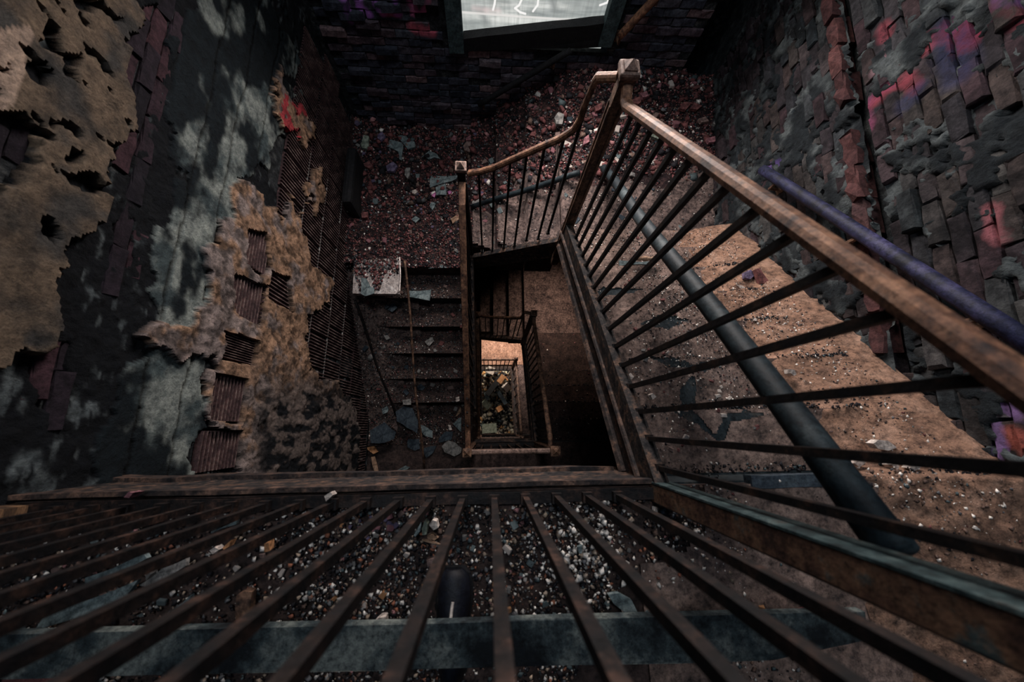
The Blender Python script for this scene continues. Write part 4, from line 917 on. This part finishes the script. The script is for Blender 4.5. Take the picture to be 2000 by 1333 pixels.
def slab_piece(name, poly, zf, mat, label, thick=0.016, tilt=0.05, cat='stone', lift=0.012, group=None):
    P = []; cx = sum(p[0] for p in poly) / len(poly); cy = sum(p[1] for p in poly) / len(poly)
    z = zf if isinstance(zf, (int, float)) else None
    if z is None:
        z = -1.5
        for _ in range(14):
            q = at_z(cx, cy, z); z = float(zf(np.array([q.x]), np.array([q.y]))[0]) * 0.6 + z * 0.4
    z += lift; c = at_z(cx, cy, z)
    pts = [at_z(x, y, z) - c for x, y in poly]; out = []
    for a, b in zip(pts, pts[1:] + pts[:1]):
        out.append(a); l = (b - a).length
        if l > 0.05: out.append(a.lerp(b, random.uniform(.4, .6)) + Vector((random.uniform(-1, 1), random.uniform(-1, 1), 0)) * l * 0.05)
    bm = BM(); prism(bm, [p - Vector((0, 0, thick / 2)) for p in out], (0, 0, thick))
    R = Euler((random.uniform(-tilt, tilt), random.uniform(-tilt, tilt), 0)).to_matrix()
    for v in bm.verts: v.co = R @ v.co + Vector((0, 0, random.uniform(-1, 1) * thick * 0.12))
    o = obj(name, bm, MAT[mat]); o.location = c; return tag(o, label, cat, group)
FARZ = h_far
SL = [
 ('slate_slab', [(754, 281), (757, 270), (785, 280), (788, 285), (785, 314), (780, 312), (778, 297), (755, 286)], FARZ, 'slate', 'hooked grey-green slate piece left of the two near the far wall'),
 ('slate_slab', [(775, 264), (788, 260), (810, 279), (812, 288), (797, 293), (785, 278)], FARZ, 'slate', 'clean dark-green slate slab nearest the far wall'),
 ('stone_chunk', [(705, 283), (711, 266), (721, 268), (721, 286), (716, 292), (708, 291)], FARZ, 'green', 'pale green rough block in the far left corner'),
 ('slate_slab', [(840, 345), (894, 343), (892, 349), (871, 357), (840, 368)], FARZ, 'slate', 'long triangular slate slab left of the short newel cap'),
 ('slate_slab', [(851, 367), (870, 357), (872, 381), (852, 382)], FARZ, 'slate', 'square slate piece under the triangular slab by the newel'),
 ('stone_chunk', [(791, 334), (795, 329), (802, 330), (800, 345), (796, 350), (791, 344)], FARZ, 'greystone', 'upright pale grey lump amid the left landing rubble'),
 ('slate_slab', [(821, 309), (838, 296), (854, 302), (860, 311), (848, 308), (838, 312), (828, 306)], FARZ, 'slate', 'arched slate shard between far wall and newel cap'),
 ('stone_chunk', [(905, 286), (912, 278), (924, 281), (926, 293), (917, 299), (907, 295)], FARZ, 'brownstone', 'round brown flat stone above the short newel cap'),
 ('brick_fragment', [(881, 273), (887, 266), (893, 270), (890, 276), (882, 276)], FARZ, 'pink', 'left of two pink brick bits near the far wall'),
 ('brick_fragment', [(909, 271), (920, 266), (922, 275), (910, 276)], FARZ, 'pink', 'right of two pink brick bits near the far wall'),
 ('plaster_chip', [(841, 377), (848, 372), (852, 379), (849, 387), (844, 384)], FARZ, 'magenta', 'bright magenta chip beside the square slate piece'),
 ('plaster_chip', [(874, 375), (879, 373), (883, 376), (877, 381)], FARZ, 'magenta', 'small magenta chip close to the short newel post'),
 ('stone_chunk', [(805, 374), (812, 372), (817, 376), (810, 380), (806, 379)], FARZ, 'pale', 'single cream pebble in the middle of the left landing'),
 ('brick_fragment', [(711, 321), (721, 316), (729, 326), (722, 331), (713, 327)], FARZ, 'red', 'orange-red brick bit beside the black panel'),
 ('wood_offcut', [(880, 429), (901, 413), (903, 425), (884, 438)], FARZ, 'wood', 'pale wood offcut leaning at the left of the short newel', ),
 ('slate_slab', [(922, 395), (937, 383), (937, 399), (923, 404)], FARZ, 'greystone', 'light grey slab just right of the short newel'),
 ('slate_slab', [(839, 403), (843, 395), (851, 398), (845, 411)], FARZ, 'slate', 'small slate wedge midway down the left landing'),
 ('slate_slab', [(803, 430), (812, 423), (820, 428), (812, 436)], FARZ, 'slate', 'small slate diamond low on the left landing'),
 ('brick_fragment', [(706, 418), (719, 415), (718, 426), (708, 427)], FARZ, 'red', 'square red brick bit low on the left landing'),
 ('stone_chunk', [(738, 265), (747, 258), (753, 268), (744, 276), (738, 272)], FARZ, 'violet', 'violet grey stone near the far left corner'),
 ('stone_chunk', [(755, 325), (768, 318), (777, 326), (770, 337), (757, 336)], FARZ, 'violet', 'dull violet lump under the hooked slate'),
 ('stone_chunk', [(1082, 233), (1090, 222), (1101, 226), (1098, 244), (1086, 244)], FARZ, 'greystone', 'light grey block on the rubble left of the tall newel'),
 ('brick_fragment', [(1325, 214), (1334, 202), (1350, 203), (1338, 217)], FARZ, 'red', 'left of two clean red tiles in the far right corner'),
 ('brick_fragment', [(1346, 214), (1354, 203), (1370, 209), (1361, 216)], FARZ, 'red', 'right of two clean red tiles in the far right corner'),
 ('brick_fragment', [(1363, 234), (1377, 229), (1383, 239), (1368, 242)], FARZ, 'brownstone', 'brown brick half at the foot of the right wall corner'),
 ('brick_fragment', [(1378, 273), (1395, 268), (1395, 279), (1383, 281)], FARZ, 'pink', 'pinkish brick half close to the right wall'),
 ('stone_chunk', [(1390, 243), (1397, 232), (1402, 236), (1397, 247)], FARZ, 'greystone', 'grey pebble against the right wall corner'),
 ('brick_fragment', [(1231, 198), (1249, 191), (1251, 202), (1246, 206), (1234, 203)], FARZ, 'red', 'red brick half just behind the tall newel handrail'),
 ('brick_fragment', [(1249, 185), (1262, 181), (1266, 189), (1255, 193)], FARZ, 'pink', 'rosy brick bit beside the red half behind the tall newel'),
 ('brick_fragment', [(1160, 210), (1175, 203), (1175, 213), (1163, 220)], FARZ, 'red', 'red brick bit left of the tall newel shaft'),
 ('brick_fragment', [(1140, 272), (1149, 265), (1150, 279), (1138, 285)], FARZ, 'pink', 'bright pink brick bit seen between the tall newel and swan neck'),
 ('stone_chunk', [(1270, 267), (1280, 258), (1290, 264), (1285, 273)], FARZ, 'green', 'greenish stone seen between the far balusters of the right railing'),
]
LF = hl
SL += [
 ('slate_slab', [(810, 483), (825, 480), (845, 483), (838, 491), (827, 495), (812, 491)], -2.28, 'slate', 'pale round slate on the landing edge at the left flight head'),
 ('slate_slab', [(798, 569), (842, 566), (839, 588), (799, 581)], -2.46, 'slate', 'straight-cut slate shard on the second step of the left flight'),
 ('slate_slab', [(706, 543), (715, 544), (724, 561), (731, 563), (731, 574), (714, 579), (705, 574)], -2.14, 'slate', 'green slate lying over the edge of the tin tray'),
 ('slate_slab', [(753, 591), (772, 594), (776, 602), (766, 610), (754, 604)], LF, 'darkslate', 'dark blue slate on the dirt below the tin tray'),
 ('stone_chunk', [(830, 668), (845, 659), (848, 667), (838, 677)], LF, 'greystone', 'lone grey stone halfway down the left flight'),
 ('slate_slab', [(837, 525), (853, 515), (876, 524)], -2.28, 'slate', 'triangular slate on the first nosing of the left flight'),
 ('slate_slab', [(772, 805), (788, 794), (806, 798), (817, 823), (815, 847), (795, 836), (775, 823)], -3.26, 'darkslate', 'largest dark blue slate at the foot of the left flight'),
 ('slate_slab', [(723, 841), (752, 825), (774, 845), (770, 858), (752, 865), (724, 866)], -3.28, 'darkslate', 'broad dark slate against the left wall at the flight foot'),
 ('slate_slab', [(820, 829), (835, 836), (845, 842), (845, 856), (830, 852), (821, 840)], LF, 'slate', 'slate in the middle of the flight foot right of the rod'),
 ('stone_chunk', [(863, 872), (876, 861), (889, 865), (902, 876), (900, 885), (887, 892), (869, 884)], LF, 'greystone', 'big round grey stone beside the lower left newel'),
 ('slate_slab', [(828, 876), (853, 871), (846, 885), (833, 895), (827, 886)], LF, 'darkslate', 'dark triangular slate right of the rod near the fascia'),
 ('slate_slab', [(857, 858), (871, 843), (885, 843), (882, 859), (858, 865)], LF, 'darkslate', 'dark slate above the big grey stone'),
 ('slate_slab', [(797, 858), (819, 858), (820, 877), (810, 881), (796, 874)], LF, 'darkslate', 'dark square slate left of the rod near the flight foot'),
 ('brick_fragment', [(718, 874), (732, 872), (739, 883), (730, 887), (719, 879)], LF, 'orange', 'orange brick bit near the left wall at the flight foot'),
 ('slate_slab', [(885, 829), (896, 817), (901, 816), (901, 845)], LF, 'slate', 'pale slate wedge under the straight left handrail'),
 ('plaster_chip', [(875, 830), (880, 831), (883, 840), (877, 841)], LF, 'pale', 'white pointed shard near the lower left newel'),
 ('plaster_chip', [(890, 813), (899, 795), (901, 805), (893, 814)], LF, 'wood', 'tan wedge beside the straight left handrail'),
 ('plaster_chip', [(765, 834), (772, 822), (777, 832), (776, 843)], LF, 'brownstone', 'brown grey flake between the two dark slates'),
 ('wood_offcut', [(725, 893), (732, 892), (740, 924), (733, 926)], LF, 'wood', 'weathered stick pointing at the front fascia'),
 ('slate_slab', [(774, 920), (792, 910), (801, 913), (790, 920)], LF, 'slate', 'slate sliver next to the front fascia'),
 ('stone_chunk', [(786, 782), (802, 780), (803, 791), (788, 791)], LF, 'greystone', 'roundish grey stone above the largest dark slate'),
 ('plaster_chip', [(890, 777), (897, 775), (898, 783), (891, 786)], LF, 'pale', 'small white square chip under the left handrail'),
 ('slate_slab', [(746, 800), (752, 788), (759, 798), (757, 806), (748, 810)], LF, 'slate', 'blue-grey flake beside the dark leaning rod'),
 ('slate_slab', [(815, 755), (822, 750), (831, 757), (826, 763), (816, 762)], LF, 'darkslate', 'small teal slate right of the rusty rod'),
]
SL += [
 ('slate_slab', [(72, 1232), (91, 1202), (180, 1170), (273, 1132), (252, 1164), (190, 1192), (123, 1216)], 0.012, 'slate', 'largest grey slate slab at the left of the front landing'),
 ('slate_slab', [(168, 1129), (287, 1080), (293, 1089), (168, 1144)], 0.012, 'slate', 'narrow slate strip above the largest slab, left front'),
 ('slate_slab', [(275, 1143), (320, 1110), (368, 1090), (368, 1104), (291, 1146)], 0.012, 'greystone', 'pale flecked stone slab beside the largest slate'),
 ('slate_slab', [(319, 1211), (345, 1185), (378, 1160), (377, 1178), (326, 1211)], 0.012, 'slate', 'slate piece right of the largest slab near the grey board'),
 ('slate_slab', [(415, 1038), (466, 1016), (463, 1024), (417, 1041)], 0.012, 'slate', 'small slate strip close to the front railing, left'),
 ('slate_slab', [(1186, 1160), (1207, 1157), (1232, 1171), (1246, 1199), (1218, 1195), (1197, 1178)], 0.012, 'slate', 'ragged slate right of the boot on the front landing'),
 ('stone_chunk', [(839, 1024), (846, 1014), (854, 1016), (857, 1029), (848, 1034)], 0.012, 'pale', 'pinkish cream stone behind the centre of the front railing'),
 ('stone_chunk', [(826, 1030), (832, 1014), (837, 1022), (834, 1042), (827, 1043)], 0.012, 'green', 'olive cream stone left of the pinkish one'),
 ('stone_chunk', [(835, 1046), (845, 1042), (856, 1050), (850, 1054), (838, 1052)], 0.012, 'wood', 'tan chip below the two pale stones'),
 ('stone_chunk', [(734, 1211), (744, 1203), (756, 1201), (756, 1224), (743, 1222)], 0.014, 'pale', 'large pinkish stone left of the boot by the grey board'),
 ('brick_fragment', [(834, 1092), (850, 1088), (849, 1104), (836, 1104)], 0.012, 'brownstone', 'small square brown brick bit behind the railing'),
 ('slate_slab', [(809, 1045), (823, 1020), (822, 1036), (812, 1048)], 0.012, 'slate', 'teal slate shard left of the pale stones'),
 ('slate_slab', [(1127, 1068), (1136, 1064), (1136, 1080), (1130, 1081)], 0.012, 'slate', 'tiny slate square among the white crumbs'),
 ('brick_fragment', [(440, 1068), (456, 1054), (452, 1066), (443, 1072)], 0.012, 'orange', 'orange-red brick bit among the left front grit'),
 ('brick_fragment', [(521, 1060), (530, 1056), (530, 1074), (521, 1076)], 0.012, 'orange', 'upright orange brick bit left of centre front'),
 ('stone_chunk', [(416, 1073), (426, 1066), (433, 1072), (422, 1080)], 0.012, 'pale', 'white pebble beside the orange brick bit'),
 ('stone_chunk', [(637, 968), (650, 960), (654, 966), (641, 978)], 0.02, 'pale', 'white stone lodged at the base of the front railing'),
 ('brick_fragment', [(250, 971), (262, 960), (272, 961), (260, 972)], 0.02, 'pink', 'pink bit at the far left base of the front railing'),
 ('iron_stub', [(470, 1158), (484, 1150), (497, 1153), (492, 1190), (484, 1216), (466, 1216)], 0.02, 'rust', 'rusty iron stub lying on the left front grit'),
 ('plaster_chunk', [(1697, 866), (1708, 859), (1728, 861), (1744, 874), (1728, 880), (1706, 876)], h_bank, 'pale', 'biggest white plaster chunk on the brown dust bank'),
 ('plaster_chunk', [(1661, 905), (1675, 898), (1685, 904), (1672, 913)], hr, 'pale', 'white plaster lump right of the long pole'),
 ('plaster_chunk', [(1732, 908), (1739, 902), (1748, 911), (1745, 918)], h_bank, 'pale', 'white lump in the middle of three below the bank'),
 ('plaster_chunk', [(1768, 914), (1780, 902), (1791, 911), (1780, 919)], h_bank, 'pale', 'rightmost white lump below the bank'),
 ('plaster_chunk', [(1536, 722), (1546, 724), (1552, 732), (1545, 735), (1538, 730)], hr, 'pale', 'white lump on the lit tread right of the pole'),
 ('plaster_chunk', [(1165, 528), (1172, 519), (1180, 526), (1177, 534)], hr, 'pale', 'white chunk at the left end of a far tread'),
 ('slate_slab', [(1208, 510), (1276, 510), (1274, 517), (1209, 520)], hr, 'slate', 'teal slate strip lying on a far tread of the right flight'),
 ('stone_chunk', [(1452, 533), (1462, 529), (1473, 538), (1463, 547), (1453, 544)], h_bank, 'violet', 'round violet pebble at the foot of the right wall'),
 ('brick_fragment', [(1472, 528), (1480, 526), (1494, 545), (1500, 552), (1484, 556)], h_bank, 'red', 'red brick rag beside the violet pebble'),
 ('plaster_chunk', [(1434, 558), (1446, 560), (1455, 565), (1444, 566)], hr, 'pale', 'white sliver near the violet pebble'),
 ('plaster_chunk', [(1268, 772), (1272, 769), (1279, 776), (1272, 781)], hr, 'pale', 'white crumb at the left end of the second tread'),
 ('plaster_chunk', [(1222, 735), (1230, 730), (1236, 738), (1228, 745)], hr, 'pale', 'curled white chip at the left end of the third tread'),
]
for it in SL:
    nm, poly, zf, mt_, lab = it
    th = 0.014
    if nm in ('stone_chunk', 'brick_fragment', 'plaster_chunk', 'iron_stub'): th = 0.03
    slab_piece(nm, poly, zf, mt_, lab, th, 0.07, 'slate' if nm == 'slate_slab' else 'stone' if 'stone' in nm else 'brick' if 'brick' in nm else 'wood' if 'wood' in nm else 'iron' if 'iron' in nm else 'plaster', th * 0.6 + (0.012 if isinstance(zf, float) and zf > 0 else 0.006))

# smaller fragments, each its own object
def frag_meshes(mat, n=4):
    out = []
    for k in range(n):
        bm = BM(); bmesh.ops.create_cube(bm, size=2.0)
        sx_, sy_, sz_ = random.uniform(.7, 1.1), random.uniform(.6, 0.9), random.uniform(.35, .6)
        for v in bm.verts: v.co = Vector((v.co.x * sx_, v.co.y * sy_, v.co.z * sz_)) + Vector([random.uniform(-.28, .28) for _ in range(3)])
        bmesh.ops.bevel(bm, geom=list(bm.edges), offset=0.14, segments=1, affect='EDGES')
        me = bpy.data.meshes.new('fragment'); bm.to_mesh(me); bm.free(); me.materials.append(MAT[mat]); out.append(me)
    return out
FM = {k: frag_meshes(k) for k in ('red', 'pink', 'slate', 'greystone', 'pale', 'brownstone', 'violet', 'darkslate', 'orange')}
WORD = dict(red='red', pink='pink', slate='slate-green', greystone='grey', pale='white', brownstone='brown', violet='violet', darkslate='blue-black', orange='orange')
def fragments(n, name, sampler, hf, smin, smax, mats, label, cat, group):
    x, y = sampler(n)
    for a, b in zip(x, y):
        k = random.choice(mats); s = smin + (smax - smin) * random.random() ** 2
        o = bpy.data.objects.new(name, random.choice(FM[k])); COL.objects.link(o)
        o.location = (a, b, float(hf(np.array([a]), np.array([b]))[0]) + s * 0.3); o.scale = (s, s, s)
        o.rotation_euler = (random.uniform(-.4, .4), random.uniform(-.4, .4), random.uniform(0, 6.28)); w_ = WORD[k]; tag(o, label.replace('#', w_), cat, w_ + ' ' + group)
fragments(150, 'brick_fragment', rect(XWL + .05, 0.0, 1.9, YW - .05), h_far, 0.010, 0.028, ['red', 'red', 'pink', 'brownstone', 'violet'], 'small # brick lump in the rubble of the far left landing', 'brick', 'brick lumps on the far left landing')
fragments(50, 'slate_chip', rect(XWL + .05, 0.2, 1.8, YW - .05), h_far, 0.010, 0.032, ['slate', 'greystone', 'darkslate'], 'small # slate chip in the rubble of the far left landing', 'slate', 'slate chips on the far left landing')
fragments(130, 'brick_fragment', rect(0.1, 2.0, 2.3, YW - .05), h_far, 0.011, 0.033, ['red', 'red', 'pink', 'brownstone'], 'small # brick lump in the rubble of the far right landing', 'brick', 'brick lumps on the far right landing')
fragments(60, 'stone_chip', rect(0.65, 2.0, 1.7, YW - .05), h_far, 0.012, 0.035, ['slate', 'greystone', 'pale', 'darkslate'], 'small # stone chip on the far right landing', 'stone', 'stone chips on the far right landing')
fragments(90, 'stone_chip', rect(-1.4, 0.9, -0.62, YF - .05), h_front, 0.006, 0.013, ['greystone', 'pale', 'brownstone', 'orange', 'slate'], 'small # stone chip in the grit behind the front railing', 'stone', 'stone chips on the front landing')
fragments(60, 'stone_chip', rect(XR + .08, 1.5, YF + .05, 1.5), hr, 0.006, 0.014, ['greystone', 'pale', 'brownstone', 'red'], 'small # stone chip lying on a tread of the right flight', 'stone', 'stone chips on the right flight')
fragments(60, 'stone_chip', rect(XWL + .1, XL - .05, -0.1, LY0 - .05), hl, 0.012, 0.035, ['greystone', 'darkslate', 'brownstone', 'red'], 'small # stone chip lying on the left flight', 'stone', 'stone chips on the left flight')

# ------------------------------------------------------------------ other single things
# bent tin tray at the head of the left flight
t0 = at_z(689, 573, -2.18); t1 = at_z(781, 574, -2.18); t2 = at_z(781, 504, -2.18); t3 = at_z(692, 510, -2.18)
tr = empty('tin_tray', 'bright scraped tin tray with curled edge at the head of the left flight', 'tray', t1)
bm = BM(); prism(bm, [Vector(p) - t1 for p in (t0, t1, t2, t3)], (0, 0, 0.004)); obj('sheet', bm, MAT['tin'], tr)
bm = BM(); tube(bm, [t2 - t1 + Vector((0, 0, .012)), t2.lerp(t1, .5) - t1 + Vector((0.01, 0, .02)), t1.lerp(t2, .06) - t1 + Vector((0, 0, .012)), Vector((-0.03, 0, .006))], 0.008, 8); obj('curled_edge', bm, MAT['tin'], tr)
bm = BM(); bar(bm, t0 - t1 - Vector((0, 0, .02)), Vector((0, 0, -.02)), 0.01, 0.05); obj('front_lip', bm, MAT['tin'], tr)
def h_tray(x, y): return np.full(np.shape(x), -2.17)
gravel('gravel', 'dirt and brick crumbs lying in the tin tray', 900, lambda n: (lambda x, y: (lambda k: (x[k], y[k]))((y > t1.y + 0.11 + 0.09 * np.sin(x * 40)) & ((x < t1.x - 0.12) | (y > t1.y + 0.2))))(RNG.uniform(t3.x, t1.x - 0.03, n), RNG.uniform(t1.y + 0.03, t2.y, n)), h_tray, 0.006, 0.022, pal_red)

# charred panel standing against the left wall on the far left landing
cb = BM(); add_box(cb, (0, -0.32, -0.25), (0.10, 0.32, 0.16)); bevel(cb, 0.035, 2); roughen(cb, 0, 0.01, 2)
o = obj('charred_panel', cb, MAT['black']); o.location = (XWL + 0.06, 2.47, -2.04); tag(o, 'thick black charred panel against the left wall on the far landing', 'panel')

# grey board lying across the front landing, on brick bits, over the heel of the boot
b0, b1, b2_, b3 = at_z(-120, 1243, 0.13), at_z(1690, 1196, 0.13), at_z(1510, 1292, 0.13), at_z(-160, 1330, 0.13)
bm = BM(); prism(bm, [b0 - b0, b1 - b0, at_z(1700, 1250, 0.13) - b0, b2_ - b0, b3 - b0], (0, 0, -0.03)); roughen(bm, 7, 0.004, 3, 8)
o = obj('plank', bm, MAT['greyboard']); o.location = b0; tag(o, 'weathered grey board propped across the front landing behind the boot', 'board')
for xx in (-1.25, 0.95):
    o = bpy.data.objects.new('brick_fragment', FM['red'][0]); COL.objects.link(o); o.location = (xx, -0.64, 0.045); o.scale = (0.075, 0.05, 0.075)
    tag(o, 'brick bit propping the %s end of the grey board' % ('left' if xx < 0 else 'right'), 'brick')

# black boot, toe towards the railing
bt = empty('boot', 'dark boot on the front landing with a white lace tip, toe to the railing', 'boot', at_z(886, 1250, 0.006)); 
def loft(bm, rings):
    rr = [[bm.verts.new(p) for p in r] for r in rings]; n = len(rr[0])
    for a, b in zip(rr, rr[1:]):
        for i in range(n): bm.faces.new((a[i], a[(i + 1) % n], b[(i + 1) % n], b[i]))
    bm.faces.new(rr[0][::-1]); bm.faces.new(rr[-1])
st_ = [(-0.08, .036, .070), (-0.05, .040, .088), (0.0, .042, .088), (0.05, .044, .075), (0.10, .052, .062), (0.15, .054, .052), (0.185, .046, .043), (0.205, .026, .032)]
bm = BM(); loft(bm, [[Vector((math.cos(a) * w2, y, 0.018 + max(0, math.sin(a)) * h_ + min(0, math.sin(a)) * 0.004)) for a in np.linspace(0, 2 * math.pi, 16, endpoint=False)] for y, w2, h_ in st_])
obj('upper', bm, worn('boot_leather', [(0.3, (0.002, 0.002, 0.004)), (0.7, (0.007, 0.009, 0.016))], 20, 0.5), bt, True)
bm = BM(); loft(bm, [[Vector((math.cos(a) * (w2 + .006), y * 1.02, 0.010 + math.sin(a) * 0.010)) for a in np.linspace(0, 2 * math.pi, 12, endpoint=False)] for y, w2, h_ in st_]); obj('sole', bm, MAT['black'], bt)
bm = BM()
for k in range(3): tube(bm, [(-0.03, 0.02 + k * .03, .083 - k * .006), (0, 0.02 + k * .03, .101 - k * .008), (0.03, 0.02 + k * .03, .083 - k * .006)], 0.003, 6)
obj('lace', bm, MAT['black'], bt)
bm = BM(); tube(bm, [(0.0, 0.070, .100), (-0.002, 0.10, .088), (0.002, 0.135, .080)], 0.0045, 6); o = obj('lace_tip', bm, MAT['pale'], bt); o['label'] = 'white lace end'

# turned wooden spindle on a far tread
sp = at_z(1243, 505, -0.90); sq = at_z(1283, 506, -0.90); bm = BM()
rs = [.010, .016, .012, .018, .018, .012, .016, .012, .010]
tube(bm, [(sq - sp) * (i / 8) for i in range(9)], rs, 10); o = obj('spindle', bm, MAT['wood'], None, True); o.location = sp; tag(o, 'short turned wooden spindle lying on a far tread by the teal slate', 'spindle')
# twig on the front landing
p0 = at_z(826, 1055, 0.02); bm = BM(); tube(bm, [Vector((0, 0, 0)), (at_z(845, 1060, 0.022) - p0), (at_z(860, 1064, 0.02) - p0)], [0.004, 0.005, 0.003], 6); o = obj('twig', bm, MAT['wood']); o.location = p0; tag(o, 'bare pale twig below the cream stones behind the railing', 'twig')
# purple paint flakes
fragments(26, 'paint_flake', lambda n: (RNG.normal(-0.37, 0.05, n), RNG.normal(-0.32, 0.02, n)), h_front, 0.006, 0.012, ['violet', 'pink'], 'tiny # paint flake behind the front railing', 'flake', 'paint flakes behind the front railing')

# planks and blocks thrown down the well
def junk(name, px0, px1, z, w_, h_, mat, label, cat):
    a, b = at_z(*px0, z), at_z(*px1, z); bm = BM(); bar(bm, Vector((0, 0, 0)), b - a + Vector((0, 0, random.uniform(-.2, .1))), w_, h_)
    o = obj(name, bm, MAT[mat]); o.location = a; tag(o, label, cat)
junk('plank', (951, 772), (984, 728), -9.75, 0.16, 0.05, 'black', 'blackened beam across the debris at the bottom of the well', 'board')
junk('plank', (974, 748), (984, 734), -9.62, 0.16, 0.06, 'orange', 'orange wood block on the blackened beam', 'board')
junk('plank', (976, 723), (992, 744), -9.8, 0.05, 0.04, 'orange', 'thin orange lath at the top of the debris', 'board')
junk('plank', (949, 766), (953, 782), -9.8, 0.14, 0.03, 'slate', 'pale blue panel at the left of the debris', 'board')
junk('plank', (944, 784), (956, 796), -9.8, 0.2, 0.03, 'green', 'grey-green panel under the pale blue one', 'board')
junk('plank', (942, 838), (970, 836), -9.9, 0.28, 0.04, 'green', 'yellowish board at the near end of the debris', 'board')
junk('plank', (970, 802), (980, 796), -9.8, 0.16, 0.06, 'orange', 'small orange block low in the debris', 'board')
junk('plank', (972, 764), (988, 790), -9.85, 0.12, 0.03, 'darkslate', 'dark blue board at the right of the debris', 'board')
junk('slab', (985, 752), (994, 760), -9.8, 0.22, 0.1, 'pale', 'white plaster block at the right of the debris', 'plaster')
junk('slab', (952, 722), (966, 728), -9.8, 0.22, 0.1, 'pale', 'white plaster block at the far end of the debris', 'plaster')
